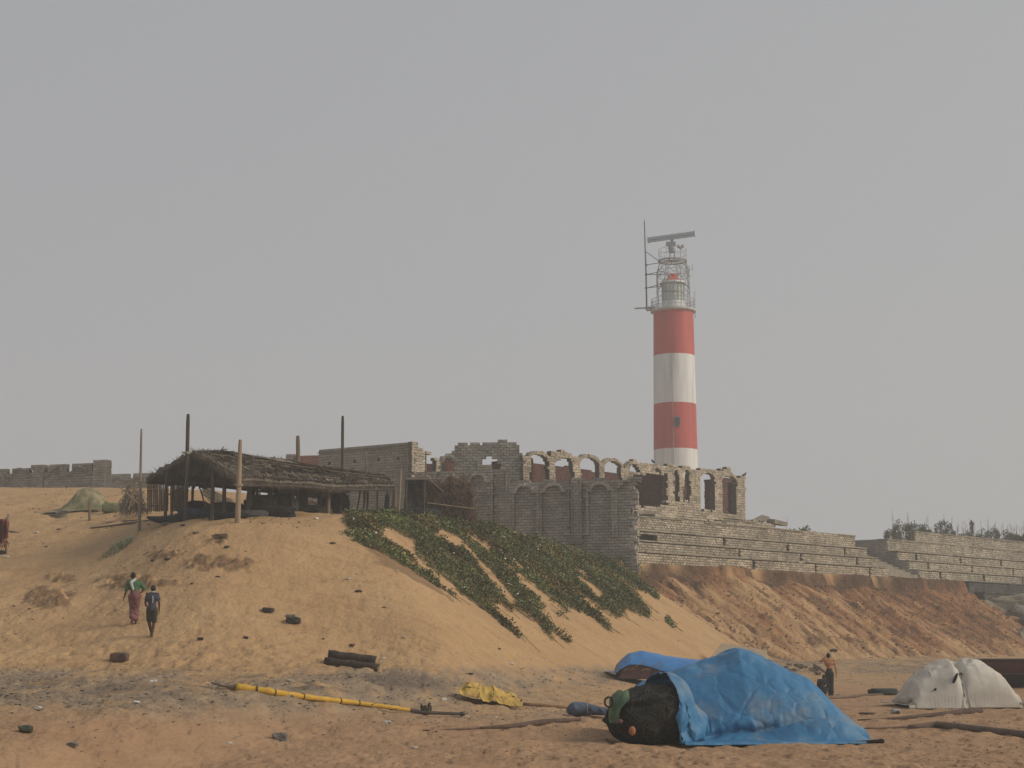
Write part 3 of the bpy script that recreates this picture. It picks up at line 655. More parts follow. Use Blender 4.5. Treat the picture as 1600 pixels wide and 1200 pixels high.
# ---- ruined upper building
def building():
    t = thing('ruined_arcade_building', 'roofless block building with a row of broken arches above the grey wall', 'ruined building', (5, 116, 9.0))
    C0 = (.9, 110.0); fa = Frame(C0, (.67, .742), (1, -1)); P = fa.poly; TH = .42
    polys = [P([(818, 765), (818, 711), (829, 712), (829, 765)]), P([(856.5, 770), (856.5, 714), (869, 709), (869, 770)]), P([(896, 770), (896, 713), (908, 716), (908, 770)]),
             P([(935.5, 775), (935.5, 722), (945, 722), (945, 775)]), P([(971.5, 778), (971.5, 729), (982, 729), (982, 778)]),
             P([(861, 714), (863, 705), (888, 706), (898, 712), (905, 717), (905, 721), (896, 722), (890, 716), (870, 716)]),
             P([(982, 812), (982, 730), (986, 723), (992, 719.5), (1006, 720.5), (1022, 724), (1038, 727), (1038, 725), (1055, 725), (1055, 731), (1062, 732), (1066, 729), (1076, 728), (1080, 733), (1094, 735), (1097, 731),
                (1110, 734), (1141, 732), (1142, 738), (1147, 740), (1149, 745), (1165, 745), (1165, 812)])]
    def arch_hole(x0, x1, yb, ysp, yt):
        (ua, zs), (ub, _), zt, zb = P([(x0, ysp)])[0], P([(x1, ysp)])[0], P([((x0 + x1) / 2, yt)])[0][1], P([((x0 + x1) / 2, yb)])[0][1]
        uc, a = (ua + ub) / 2, (ub - ua) / 2
        return [(ua, zb), (ub, zb)] + [(uc + a * math.cos(q), zs + (zt - zs) * math.sin(q)) for q in np.linspace(0, math.pi, 10)], (uc, zs, a, zt - zs)
    H1, A1 = arch_hole(984, 1000, 738, 736, 725); H2, A2 = arch_hole(1020, 1033, 739, 738, 731)
    H3, A3 = arch_hole(1053, 1061, 782, 740, 734); H4, A4 = arch_hole(1068, 1078, 783, 739, 733.5)
    H5, A5 = arch_hole(1094.5, 1118, 798, 750, 738); H6, A6 = arch_hole(1128, 1151, 802, 752, 742)
    H7 = P([(990, 741), (1043, 741), (1043, 790), (990, 790)])
    b = Blocks(); b.wall(fa, polys, [H1, H2, H3, H4, H5, H6, H7], thick=TH, seed=3, jit=.02, tvar=.24, rag=.15); b.build('arcade_wall', TAN, t)
    # free-standing arch rings
    for k, (x0, x1, ysp, yt, rg) in enumerate([(828, 858, 719, 709, .22), (868, 897, 721, 711, .24), (907, 936.5, 725, 714, .24), (944, 972.5, 731, 720, .22), (981, 1002, 737, 724.5, .22)]):
        _, (uc, zs, a, rise) = arch_hole(x0, x1, 745, ysp, yt); s = Blocks()
        s.arch(fa, uc, zs, a, rise, rg, TH, .0, n=13, seed=50 + k, a0=(-.05, -.05, .1, -.05, -.05)[k], a1=math.pi + (-.45, .05, -.05, .05, .05)[k], tone=.86); s.build('arch_ring', TAN, t)
    for k, (uc, zs, a, rise) in enumerate([A2, A3, A4, A5, A6]):
        s = Blocks(); s.arch(fa, uc, zs, a, rise, .2, TH, .03, n=9, seed=70 + k, tone=.95); s.build('arch_ring', TAN, t)
    # inner red walls
    fi = Frame((-.742 * 4 + .9, 110 + .67 * 4), (.67, .742), (1, -1)); b = Blocks()
    q = fi.poly([(818, 770), (818, 724), (835, 724), (850, 726), (890, 729), (935, 738), (960, 739), (1000, 744), (1050, 749), (1086, 752), (1084, 760), (1088, 770), (1084, 790), (1086, 812), (1000, 810)])
    b.wall(fi, [q], thick=.3, seed=8, bl=.3, bh=.12, gap=.006, tvar=.12); b.build('inner_wall', REDB, t)
    b = Blocks(); q = fi.poly([(1119, 815), (1120, 800), (1118, 782), (1120, 766), (1120, 752), (1124, 745), (1158, 748), (1158, 815)])
    b.wall(fi, [q], thick=.3, seed=9, bl=.3, bh=.12, gap=.006, tvar=.12); b.build('inner_wall', REDB, t)
    # cross walls running inland from the arcade
    for m, zt, cl in ((fa.px(1044, 760)[0], 12.6, 3.6), (fa.px(1122, 760)[0], 12.5, .9), (fa.px(1161, 760)[0], 12.5, 1.1), (1.0, 12.4, 3.6)):
        p = fa.world(m, -TH, 0.0); fc = Frame((p[0], p[1]), (-.742, .67), (-.67, -.742)); b = Blocks()
        b.wall(fc, [[(0, 9), (cl, 9), (cl, zt), (0, zt)]], thick=.3, seed=int(m * 3), bl=.3, bh=.12, gap=.006, tvar=.12); b.build('cross_wall', REDB, t)
    # front facade facing the beach, with a star-shaped breach
    ff = Frame((.9, 110.0), (-.997, .07), (0, -1)); b = Blocks()
    pl = ff.poly([(686, 775), (686, 716), (692, 711), (700, 708), (707, 706), (709, 698), (716, 697), (717, 693), (747, 692), (748, 695), (757, 694), (758, 690), (791, 688.5), (791, 691), (804, 691), (808, 698), (812, 705), (819, 712), (819, 775)])
    h1 = ff.poly([(746, 737), (746, 722), (752, 721), (756, 715), (764, 711), (770, 715), (774, 719), (777, 720), (774, 724), (781, 726), (781, 737), (776, 741)])
    ha = ff.poly([(692, 745), (692, 722), (695, 716), (701, 714), (707, 716), (710, 722), (710, 745)])
    b.wall(ff, [pl], [h1, ha], thick=.42, seed=12, jit=.016, rag=.16); b.build('front_wall', GREY, t)
    s = Blocks(); (u1, z1), (u2, _) = ff.px(692, 723), ff.px(710, 723); s.arch(ff, (u1 + u2) / 2, z1, abs(u1 - u2) / 2, .42, .16, .42, .03, n=9, seed=4); s.build('arch_ring', TAN, t)
    # left rear block with its lit return
    K = (-6.55, 108.3); fl = Frame(K, (-.83, .56), (-.2, -1)); b = Blocks()
    z0 = 8.6; zt = fl.px(645, 691)[1]; ul = fl.px(497, 705)[0]
    b.wall(fl, [[(0, z0), (ul, z0), (ul, zt), (0, zt)]], [[(u - .14, zt - 1.05 - i * .03), (u + .14, zt - 1.05 - i * .03), (u + .14, zt - .85 - i * .03), (u - .14, zt - .85 - i * .03)] for i, u in enumerate([fl.px(x, 718)[0] for x in (515, 555, 592, 621)])], thick=.4, seed=14, jit=.01); b.build('rear_wall', GREY, t)
    s = Blocks(); s.boxes(fl, [ul / 2], [.02], [zt - .2], [abs(ul) / 2], [.06], [.03], tone=[.6]); s.build('string_course', GREY, t)
    fs = Frame(K, (.67, .742), (1, -1)); zr_ = fs.px(645, 691)[1]; b = Blocks()
    pl = fs.poly([(644, 775), (644, 691), (649, 692), (652, 697), (660, 699), (664, 705), (672, 708), (680, 714), (687, 722), (690, 775)])
    ho = fs.poly([(663, 775), (663, 718), (666, 712), (671, 710), (677, 714), (680, 722), (680, 775)])
    b.wall(fs, [pl], [ho], thick=.4, seed=15, jit=.02, rag=.15); b.build('return_wall', TAN, t)
    p = fs.world(fs.px(682, 740)[0], -.4, 0.); fk = Frame((p[0] - 1.2, p[1] + 2.2), (.95, .31), (0, -1)); b = Blocks()
    b.wall(fk, [[(-2.5, 9), (2.2, 9), (2.2, 12.1), (-2.5, 12.1)]], thick=.3, seed=19, bl=.3, bh=.12, gap=.006); b.build('inner_wall', REDB, t)
    # rubble inside the openings
building()
def back_red():
    fr = Frame((TX(505, 715) * 120, 120.), (-.97, .24), (0, -1)); t = thing('brick_outbuilding', 'low red brick wall with a grey block corner behind the thatched roof', 'wall', (fr.P[0] - 2, 120.5, 9))
    z = fr.px(480, 711)[1]; (ua, _), (ub, _), (uc, _) = fr.px(497, 715), fr.px(461, 715), fr.px(446, 715)
    b = Blocks(); b.wall(fr, [[(ua - 1, 8.8), (ub, 8.8), (ub, z), (ua - 1, z)]], thick=.3, seed=21, bl=.3, bh=.12, gap=.006)
    b.build('brick_wall', mat('bright_red_brick', (.27, .12, .085), (.20, .09, .065), 1.0, .9, bump=.02, bscale=14, tone=True), t)
    b = Blocks(); b.wall(fr, [[(ub, 8.8), (uc, 8.8), (uc, z + .05), (ub, z + .05)]], thick=.5, w0=.1, seed=22); b.build('corner_pier', GREY, t)
    fr = Frame((TX(712, 722) * 122, 122.), (-.97, .24), (0, -1)); b = Blocks(); q = fr.poly([(716, 760), (716, 717), (690, 716), (690, 760)])
    b.wall(fr, [q], thick=.3, seed=23, bl=.3, bh=.12, gap=.006); b.build('brick_wall', bpy.data.materials['bright_red_brick'], label='bit of bright red brick wall seen through the left arch', cat='wall')
    fr = Frame((TX(785, 730) * 119, 119.), (-.97, .24), (0, -1)); b = Blocks(); q = fr.poly([(790, 760), (790, 728), (772, 722), (765, 726), (740, 726), (740, 760)])
    b.wall(fr, [q], thick=.3, seed=24, bl=.42); b.build('block_wall', TAN, label='pale block wall end seen through the star-shaped breach', cat='wall')
back_red()

# ---- stepped gallery (two flights of seating split by a stairway)
def gallery():
    def tier(k): return Frame((L1P[0] + LN[0] * 1.0 * (k - 1), L1P[1] + LN[1] * 1.0 * (k - 1)), (.67, .742), (1, -1))
    TZ = {0: (9.4, 8.75), 1: (8.9, 7.75), 2: (7.8, 6.9), 3: (6.95, 6.05), 4: (6.1, 5.2), 5: (5.25, 4.2), 6: (4.3, 1.0)}
    slots = {2: (1132, 1231, 1320), 3: (1155, 1252, 1339), 4: (1178, 1274, 1359)}
    slr = {2: (1431, 1500, 1563), 3: (1450, 1518, 1582), 4: (1469, 1537, 1597)}
    def flight(t, m0, m1, tiers, slot, mt=TAN, seed=0, cut=None):
        for k in tiers:
            f = tier(k); zt, zb = TZ[k]; a, c = (m0[k] if isinstance(m0, dict) else m0), (m1[k] if isinstance(m1, dict) else m1)
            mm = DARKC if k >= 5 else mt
            b = Blocks(); holes = []
            for x in slot.get(k, ()): 
                u = f.px(x, 1000 - (zt + zb) / 2 / 130 * F)[0]; holes.append([(u - .12, zb - .1), (u + .12, zb - .1), (u + .12, zt - .06), (u - .12, zt - .06)])
            if cut and k in cut: holes += [f.poly(cut[k])]
            b.wall(f, [[(a, zb - .15), (c, zb - .15), (c, zt - .09), (a, zt - .09)]], holes, thick=.4, bl=.36, bh=.17, gap=.024, jit=.018, seed=seed + k, tvar=.28, ct=.42, rag=.06)
            for x in slot.get(k, ()):                       # toothed edges of the slots
                u = f.px(x, 1000 - (zt + zb) / 2 / 130 * F)[0]
                for j in range(3): b.boxes(f, [u + .22], [.05], [zb + .12 + j * .27], [.2], [.06], [.05], tone=[1.05])
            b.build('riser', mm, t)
            s = Blocks(); n = max(1, int((c - a) / 2.6)); us = np.linspace(a, c, n + 1)
            r = np.random.RandomState(k + seed)
            for i in range(n):
                bk = .10 if r.uniform() < .16 else 0.0                      # some slabs have lost their lip; concrete tread slabs laid end to end
                s.boxes(f, [(us[i] + us[i + 1]) / 2], [-.425 - bk + r.uniform(-.03, .02)], [zt - .045 + r.uniform(-.015, .015)], [(us[i + 1] - us[i]) / 2 - .012], [.52], [.045], tone=[1 + r.uniform(-.12, .12)], jit=.008)
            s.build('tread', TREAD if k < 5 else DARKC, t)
    m_left = -6.0
    t = thing('stepped_seating', 'sunlit stepped block seating left of the stairway gap', 'stepped seating', (18, 125, 5.3))
    cut = {2: [(985, 836), (1028, 838), (1026, 853), (985, 852)], 3: [(985, 858), (1000, 858), (1000, 862), (985, 862)]}
    mL = {0: 19.4, 1: 30.3, 2: 30.3 + .35, 3: 30.3 + .7, 4: 30.3 + 1.0}
    mL = {0: 19.4, 1: 30.3, 2: 30.35, 3: 30.4, 4: 30.45}
    flight(t, m_left, mL, (0, 1, 2, 3, 4), slots, seed=100, cut=cut)
    # end walls across the left flight facing the stairway
    t2 = thing('stepped_seating', 'stepped block seating right of the stairway gap at the right edge', 'stepped seating', (45, 150, 5.3))
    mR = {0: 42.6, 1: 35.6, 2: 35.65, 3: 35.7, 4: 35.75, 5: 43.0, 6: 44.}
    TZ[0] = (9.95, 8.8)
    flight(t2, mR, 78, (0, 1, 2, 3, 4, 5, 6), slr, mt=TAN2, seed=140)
    TZ[0] = (9.4, 8.75)
    for k in (1, 2, 3, 4):
        f = tier(k); zt = TZ[k][0]; p = f.world(35.6, 0., 0.); fc = Frame((p[0], p[1]), (-.742, .67), (-.67, -.742)); b = Blocks()
        L_ = 1.0 if k > 1 else 7.0
        b.wall(fc, [[(0, 4.9), (L_, 4.9), (L_, zt - .1), (0, zt - .1)]], thick=.3, w0=.02, seed=170 + k, bl=.4, bh=.15); b.build('end_wall', GREY, t2)
    # stairway floor between the flights and the wall that closes it
    f = tier(1); p = f.world(30.8, -6.5, 0.)
    fc = Frame((p[0], p[1]), (.67, .742), (1, -1)); b = Blocks(); b.wall(fc, [[(-1, 7.6), (10, 7.6), (10, 9.55), (-1, 9.55)]], thick=.35, seed=181, bl=.4, bh=.15)
    b.build('stairway_wall', GREY, label='shaded grey wall closing the stairway between the seating flights', cat='wall')
    st = MB(); U = Vector((.67, .742, 0)); Nv = Vector((.742, -.67, 0)); R = Matrix((U, -Nv, Vector((0, 0, 1)))).transposed()
    for k in range(14):
        q = f.world(33.0, 3.2 - k * .55, 0.); zt = 5.35 + k * .24; st.box((q[0], q[1], zt / 2 + 2.4), (5.0, .6, zt - 4.8), R)
    st.build('stairway', CONC, label='worn concrete steps climbing between the two seating flights', cat='stairway')
    # slabs and broken pieces on the top terrace
    f0 = tier(0)
    def slab(px, py, d, size, rot, lab, m=CONC, name='concrete_slab', group=None):
        c = W(px, py, d); R = Matrix.Rotation(rot[2], 3, 'Z') @ Matrix.Rotation(rot[1], 3, 'Y') @ Matrix.Rotation(rot[0], 3, 'X'); b = MB(); b.box(c, size, R)
        o = b.build(name, m, label=lab, cat='slab', group=group); return o
    slab(1111, 807, 127.5, (2.3, 1.4, .16), (.25, .33, .72), 'grey slab leaning down from the tall arched doorway')
    slab(1188, 812, 133, (1.5, .8, .2), (.3, -.35, .7), 'tilted pale slab piece rising at the end of the terrace')
    slab(1214, 816.5, 133.5, (1.6, .9, .32), (.1, .12, .7), 'dark rounded block on the end of the upper terrace')
    slab(1160, 813, 131, (1.7, .7, .16), (.2, .1, .7), 'flat broken slab lying under the building right corner')
    slab(1005, 800, 120, (2.6, 1.1, .2), (.15, -.05, .8), 'mossy fallen slab behind the jagged wall end')
    slab(1083, 803, 125.5, (2.8, .9, .25), (.1, .05, .8), 'long worn slab below the narrow window pair')
    rb = np.random.RandomState(3)
    for i in range(14):
        px = 1135 + i * 4.4 + rb.uniform(-2, 2); c = W(px, 815, 132.0); b = MB(); s_ = rb.uniform(.12, .28)
        b.box((c.x, c.y + rb.uniform(-1, 1), 9.45 + s_ * .3), (s_ * 1.6, s_, s_), Matrix.Rotation(rb.uniform(0, 3), 3, 'Z') @ Matrix.Rotation(rb.uniform(-.5, .5), 3, 'X'))
        b.build('broken_block', TAN, label='small broken block on the upper terrace right of the arcade', cat='block', group='broken blocks on the upper terrace')
TREAD = mat('tread_concrete', (.30, .26, .20), (.20, .17, .13), 1.1, .92, bump=.02, bscale=12, tone=True)
TAN2 = mat('pale_block_masonry', (.42, .37, .29), (.31, .27, .21), 0.8, .92, bump=.02, bscale=18, tone=True)
gallery()
# ================================================================== PLANTS
def leaves(P, size, tones, up=0.6, seed=0, aspect=0.6):
    r = np.random.RandomState(seed); n = len(P); nv = r.normal(size=(n, 3)); nv[:, 2] = np.abs(nv[:, 2]) + up; nv /= np.linalg.norm(nv, axis=1)[:, None]
    t = np.cross(nv, r.normal(size=(n, 3))); t /= np.linalg.norm(t, axis=1)[:, None] + 1e-9; b = np.cross(nv, t)
    s = (size * r.uniform(.6, 1.4, n))[:, None]
    bend = nv * s * r.uniform(-.25, .1, (n, 1))
    V = np.stack([P - t * s, P - b * s * aspect + bend, P + t * s, P + b * s * aspect + bend], 1).reshape(-1, 3)
    Fq = np.arange(4 * n).reshape(n, 4); return V, Fq, np.repeat(tones, 4, 0)
LEAF = mat('leaf_green', (.155, .195, .078), (.105, .140, .054), 0.8, .7, tone=True, spec=.2)
def green_cover():
    gm = green_mask(Cg, yp, Xg, Dg); ok = (gm > 0.02) & (Dg > 62) & (Dg < 112) & (s_ > -1.2)
    ii = np.where(ok.ravel())[0]; r = np.random.RandomState(5)
    wgt = (np.clip(gm.ravel()[ii] * 2.2, .10, 1)) * (Dg.ravel()[ii] / 90.0); wgt /= wgt.sum()
    N_ = 125000; k = r.choice(ii, N_, p=wgt); X = Xg.ravel()[k] + r.uniform(-.08, .08, N_); Y = Dg.ravel()[k] + r.uniform(-.1, .1, N_)
    g = np.clip(gm.ravel()[k], 0, 1); cl = np.clip(fbm(X * 1.3, Y * 1.3, 301, 3) + .35, 0, 1)
    Z = Zg.ravel()[k] + (0.02 + r.uniform(0, 1, N_) ** 1.5 * (0.06 + 0.40 * np.clip(g * 1.4, 0, 1) * cl))
    tn = (0.72 + 0.6 * fbm(X * .8, Y * .8, 305, 3)) * r.uniform(.55, 1.5, N_); T = np.stack([tn * r.uniform(.9, 1.15, N_), tn, tn * r.uniform(.8, 1.1, N_)], -1)
    br = r.uniform(size=N_) < 0.13 + .4 * (fbm(X * .5, Y * .4, 307, 2) > .25); T[br] = np.stack([tn[br] * 2.0, tn[br] * 1.15, tn[br] * 1.1], -1)
    wh = r.uniform(size=N_) < 0.012; T[wh] = (4.5, 3.4, 7.0)
    V, Fq, T = leaves(np.stack([X, Y, Z], -1), .056, T, .5, 6)
    mesh_from('creeping_groundcover', V, Fq, LEAF, tone=T, kind='stuff')
    # dry stems trailing over the sand
    b = MB(); 
    for i in range(420):
        j = r.choice(ii); x, y = Xg.ravel()[j], Dg.ravel()[j]; L_ = r.uniform(.4, 1.3); q = [(x + f * L_ * .8, y - f * L_ * .3 + r.uniform(-.06, .06)) for f in (0, .35, .7, 1)]
        zz = land(np.array([p[0] for p in q]), np.array([p[1] for p in q])); b.tube([(p[0], p[1], z + .03 + .08 * (1 - n_ / 3)) for n_, (p, z) in enumerate(zip(q, zz))], .012, 3, caps=False)
    b.build('trailing_stems', mat('dry_stem', (.16, .11, .06), (.10, .08, .04), 3, .9), kind='stuff')
green_cover()

def bush(name, px, py, d, wid, hgt, n, label, seed, twigs=0, col=(.075, .10, .048), dens_flat=False, cat='bush', group=None, base_z=None, lsize=.10):
    r = np.random.RandomState(seed); c = W(px, py, d); bz = base_z if base_z is not None else gz(c.x, d)
    t = thing(name, label, cat, (c.x, d, bz), group); top = c.z; H_ = hgt
    K = max(5, int(wid * 2.2)); P = []; T = []; bs = MB()
    for k in range(K):
        cx = c.x + (k + .5) / K * wid - wid / 2 + r.uniform(-.25, .25); cy = d + r.uniform(-.8, .8); e = 1 - abs((k + .5) / K * 2 - 1) ** 2.5; ch = (H_ * (.45 + .55 * e)) * r.uniform(.75, 1.05)
        rad = r.uniform(.4, .75) * min(1, wid / 3); m = n // K
        q = r.normal(size=(m, 3)); q /= np.linalg.norm(q, axis=1)[:, None]; q *= (r.uniform(.2, 1, m) ** .5)[:, None]
        hh = ch * .5; p = np.stack([cx + q[:, 0] * rad, cy + q[:, 1] * rad, top - H_ + ch * .52 + q[:, 2] * hh], -1)
        keep = fbm(p[:, 0] * 2.2, p[:, 2] * 2.2 + p[:, 1], seed + 3, 3) > -.25; p = p[keep]
        tn = (.75 + .5 * fbm(p[:, 0] * 1.2, p[:, 2] * 1.2, seed, 2)) * r.uniform(.6, 1.4, len(p)); P.append(p); T.append(np.stack([tn, tn, tn], -1))
        for _ in range(4):
            e_ = (cx + r.uniform(-rad, rad) * .8, cy + r.uniform(-.3, .3), top - H_ + ch * r.uniform(.5, 1.0)); bs.tube([(cx, cy, min(bz, top - H_) - .1), ((cx + e_[0]) / 2 + .05, cy, (top - H_ + e_[2]) / 2), e_], [.03, .022, .008], 4)
    V, Fq, T = leaves(np.concatenate(P), lsize, np.concatenate(T), .1, seed, .45)
    m = mat('foliage', col, tuple(v * .65 for v in col), .9, .8, tone=True, spec=.15)
    mesh_from('foliage', V, Fq, m, t, tone=T)
    for _ in range(twigs):
        x = c.x + r.uniform(-.48, .48) * wid; h0 = top - H_ * .3; hh = r.uniform(.6, 1.9); bs.tube([(x, d, h0 - .8), (x + r.uniform(-.1, .1), d, h0 + hh * .5), (x + r.uniform(-.2, .2), d, h0 + hh)], [.022, .014, .005], 4)
        for q in range(4):
            f = .3 + .15 * q; bs.tube([(x, d, h0 + hh * f), (x + r.choice((-1, 1)) * r.uniform(.08, .22), d, h0 + hh * (f + .16))], [.01, .004], 3)
    bs.build('stems', mat('bare_twig', (.13, .10, .075), (.09, .07, .05), 3, .9), t)
    return t
bush('bush', 1420, 806, 186, 4.6, 3.3, 5200, 'largest dark green bush on the skyline left of the tiny figure', 31, twigs=5)
bush('bush', 1470, 812, 187, 3.6, 2.8, 3600, 'rounded green bush right next to the largest skyline bush', 32, twigs=4)
bush('bush', 1552, 825, 188, 7.6, 2.2, 6500, 'low wide bush with bare twigs right of the tiny figure', 33, twigs=34)
bush('bush', 1395, 824, 184, 1.8, 1.6, 1000, 'low tuft at the left foot of the largest skyline bush', 36, twigs=1)
bush('bush', 1508, 828, 189, 2.6, 1.6, 1500, 'low scrub at the feet of the tiny figure on the skyline', 37, twigs=10)
bush('bush', 1256, 819, 150, 2.0, 1.35, 1300, 'small green bush just above the left seating flight', 34, twigs=0, col=(.085, .12, .05))
bush('bush', 1236, 824, 149, 0.9, .8, 400, 'tiny bush beside the dark block on the upper terrace', 35, twigs=1)
bush('bush', 1590, 830, 184, 2.6, 1.5, 1500, 'dark hedge clump on the skyline at the right edge', 38, twigs=5)
bush('plant', 1022, 847, 118.3, .9, .7, 420, 'small green plant on the red earth between the lower steps', 39, cat='plant', col=(.07, .12, .04), lsize=.07)
bush('plant', 1482, 905, 146.8, .8, .6, 260, 'small plant growing against the bottom riser of the right flight', 40, cat='plant', lsize=.07)

def tuft(px, py, wid, hgt, n, label, name='grass_tuft', col=(.16, .17, .085), seed=0):
    o = hit(px, py, 30); r = np.random.RandomState(seed); b = MB()
    for i in range(n):
        x, y = o.x + r.normal() * wid / 5.5, o.y + r.normal() * .22; z = gz(x, y); l = hgt * r.uniform(.4, 1); dx, dy = r.normal() * .25 * l, r.normal() * .25 * l; w_ = .012
        tn = r.uniform(.6, 1.4); b.add([(x - w_, y, z - .02), (x + w_, y, z - .02), (x + dx * .5 + w_ * .7, y + dy * .5, z + l * .6), (x + dx * .5 - w_ * .7, y + dy * .5, z + l * .6), (x + dx * 1.4, y + dy, z + l)], [(0, 1, 2, 3), (3, 2, 4)], tn)
    b.build(name, mat('tuft_green', tuple(v * 1.7 for v in col), tuple(v * .7 for v in col), 2, .8, tone=True), label=label, cat='grass tuft')
tuft(190, 856, 1.2, .34, 380, 'grey-green grass tuft on the sand below the left hut post', col=(.16, .175, .10), seed=1)
tuft(176, 864, 1.2, .22, 350, 'trailing end of dry grass left of the grey-green tuft', col=(.19, .165, .09), seed=2)
tuft(195, 797, 1.3, .35, 500, 'dark weeds growing beside the collapsed straw shelter', col=(.07, .085, .045), seed=3)

# ================================================================== THATCHED SHED
WOOD_D = mat('dark_weathered_wood', (.085, .068, .052), (.05, .042, .034), 4, .85, bump=.01, bscale=20, stretch=(1, 1, .2))
WOOD_M = mat('brown_post_wood', (.20, .15, .105), (.13, .10, .07), 4, .85, bump=.01, bscale=20, stretch=(1, 1, .2))
BAMBOO = mat('dry_bamboo', (.31, .235, .15), (.22, .165, .105), 3, .6, bump=.006, bscale=18, stretch=(1, 1, .3))
THATCH = mat('old_thatch', (.175, .145, .110), (.105, .088, .070), 1.5, .95, bump=.03, bscale=12, tone=True)
ROPE = mat('rope', (.30, .26, .19), None, 8, .9)
def shed():
    t = thing('thatched_shed', 'long low open shed with a sagging palm-thatch roof on dark posts', 'shed', (-11, 68, 5.1))
    fe = [Vector((-10.55, 63.0, 6.20)), Vector((-9.1, 67.0, 6.55)), Vector((-7.3, 71.5, 6.80)), Vector((-5.55, 76.3, 7.25))]
    rg = [Vector((-13.05, 66.0, 7.72)), Vector((-10.9, 70.6, 7.93)), Vector((-8.8, 75.0, 7.93)), Vector((-6.4, 80.2, 8.0))]
    be = [Vector((-15.35, 68.2, 6.80)), Vector((-13.4, 73.0, 7.1)), Vector((-11.4, 78.0, 7.25)), Vector((-9.0, 83.5, 7.4))]
    def along(c, u):
        x = min(max(u, 0), .9999) * 3; i = int(x); f = x - i; return c[i].lerp(c[i + 1], f)
    def surf(u, v):
        a, r, b = along(fe, u), along(rg, u), along(be, u)
        p = a.lerp(r, v) if v <= 1 else r.lerp(b, v - 1); k = v if v <= 1 else 2 - v
        p = p.copy(); p.z += (.16 * min(1, u * 4) - .02) * math.sin(k * math.pi) - .05; p.z += .10 * float(fbm(np.array([u * 7]), np.array([v * 3.0]), 401, 3)[0]) - .16 * math.exp(-((u - .42) / .12) ** 2) * (v < 1) * k
        return p
    nu, nv = 70, 26; rows = []
    for j in range(nv + 1):
        v = j / nv * 2.0
        for i in range(nu + 1):
            u = i / nu; p = surf(u, v)
            if j in (0, nv): p.z -= RND.uniform(0, .14)
            if i in (0,): p += Vector((RND.uniform(-.08, .08), RND.uniform(-.15, .1), RND.uniform(-.05, .03)))
            step = (v * 4.0 % 1.0); rows.append((p, step))
    b = MB(); n = len(rows)
    b.add([r[0] + Vector((0, 0, .05 * (1 - r[1]))) for r in rows] + [r[0] - Vector((0, 0, .16)) for r in rows],
          [(j * (nu + 1) + i, j * (nu + 1) + i + 1, (j + 1) * (nu + 1) + i + 1, (j + 1) * (nu + 1) + i) for j in range(nv) for i in range(nu)] +
          [tuple(n + q for q in (j * (nu + 1) + i, (j + 1) * (nu + 1) + i, (j + 1) * (nu + 1) + i + 1, j * (nu + 1) + i + 1)) for j in range(nv) for i in range(nu)] +
          [(j * (nu + 1), (j + 1) * (nu + 1), n + (j + 1) * (nu + 1), n + j * (nu + 1)) for j in range(nv)] + [(j * (nu + 1) + nu, n + j * (nu + 1) + nu, n + (j + 1) * (nu + 1) + nu, (j + 1) * (nu + 1) + nu) for j in range(nv)] +
          [(i, n + i, n + i + 1, i + 1) for i in range(nu)] + [(nv * (nu + 1) + i, nv * (nu + 1) + i + 1, n + nv * (nu + 1) + i + 1, n + nv * (nu + 1) + i) for i in range(nu)])
    r = random.Random(3)
    for k in range(9500):                       # palm fronds: most lie along the rows, some down the slope, some stick out
        u, v = r.random(), r.random() ** .9 * 1.25; p = surf(u, v) + Vector((0, 0, .05)); typ = r.random()
        if typ < .55: q = surf(min(1, u + r.uniform(.04, .10)), v + r.uniform(-.02, .02)) + Vector((0, 0, r.uniform(.05, .10)))
        elif typ < .93: q = surf(u + r.uniform(-.02, .02), max(-.0, v - r.uniform(.12, .3)) if v < 1 else v + .2) + Vector((0, 0, r.uniform(.02, .10)))
        else: q = p + Vector((r.uniform(-.3, .3), r.uniform(-.2, .2), r.uniform(-.02, .16)))
        w_ = r.uniform(.010, .028); dn = (q - p); side = dn.cross(Vector((0, 0, 1)));
        if side.length < 1e-4: continue
        side = side.normalized() * w_; tn = r.uniform(.45, 1.7) * (1.25 if r.random() < .1 else 1); md = (p + q) / 2 + Vector((0, 0, .03))
        b.add([p - side, p + side, md + side, md - side, q], [(0, 1, 2, 3), (3, 2, 4)], tn)
    for k in range(2600):                       # fringe hanging from the eaves and the gable edge
        if r.random() < .62: p = surf(r.random(), 0)
        else: p = surf(0, r.random() * 2)
        p = p + Vector((r.uniform(-.05, .05), r.uniform(-.1, .1), -.06)); l = r.uniform(.08, .34); q = p + Vector((r.uniform(-.08, .08), r.uniform(-.08, .08), -l)); w_ = .014
        b.add([p + Vector((-w_, 0, 0)), p + Vector((w_, 0, 0)), q], [(0, 1, 2)], r.uniform(.5, 1.4))
    for k in range(420):                       # shaggy ridge and gable tips against the sky
        if r.random() < .7: p = surf(r.random(), 1 + r.uniform(-.06, .06))
        else: p = surf(0.005, r.random() * 2)
        q = p + Vector((r.uniform(-.35, .25), r.uniform(-.2, .2), r.uniform(.05, .26))); w_ = .013
        b.add([p + Vector((-w_, 0, .02)), p + Vector((w_, 0, .02)), q], [(0, 1, 2)], r.uniform(.4, 1.1))
    b.build('thatch_roof', THATCH, t)
    # roof poles and lashings lying on the thatch
    for (u0, v0, u1, v1) in ((.02, .72, .11, .74), (.10, .30, .24, .40), (.45, .22, .62, .12), (.2, .55, .55, .5), (.6, .5, .97, .35), (.3, .16, .5, .14)):
        pts = [surf(u0 + (u1 - u0) * f, v0 + (v1 - v0) * f) + Vector((0, 0, .12)) for f in (0, .25, .5, .75, 1)]
        MB().tube(pts, .016, 6).build('roof_batten', WOOD_M, t)
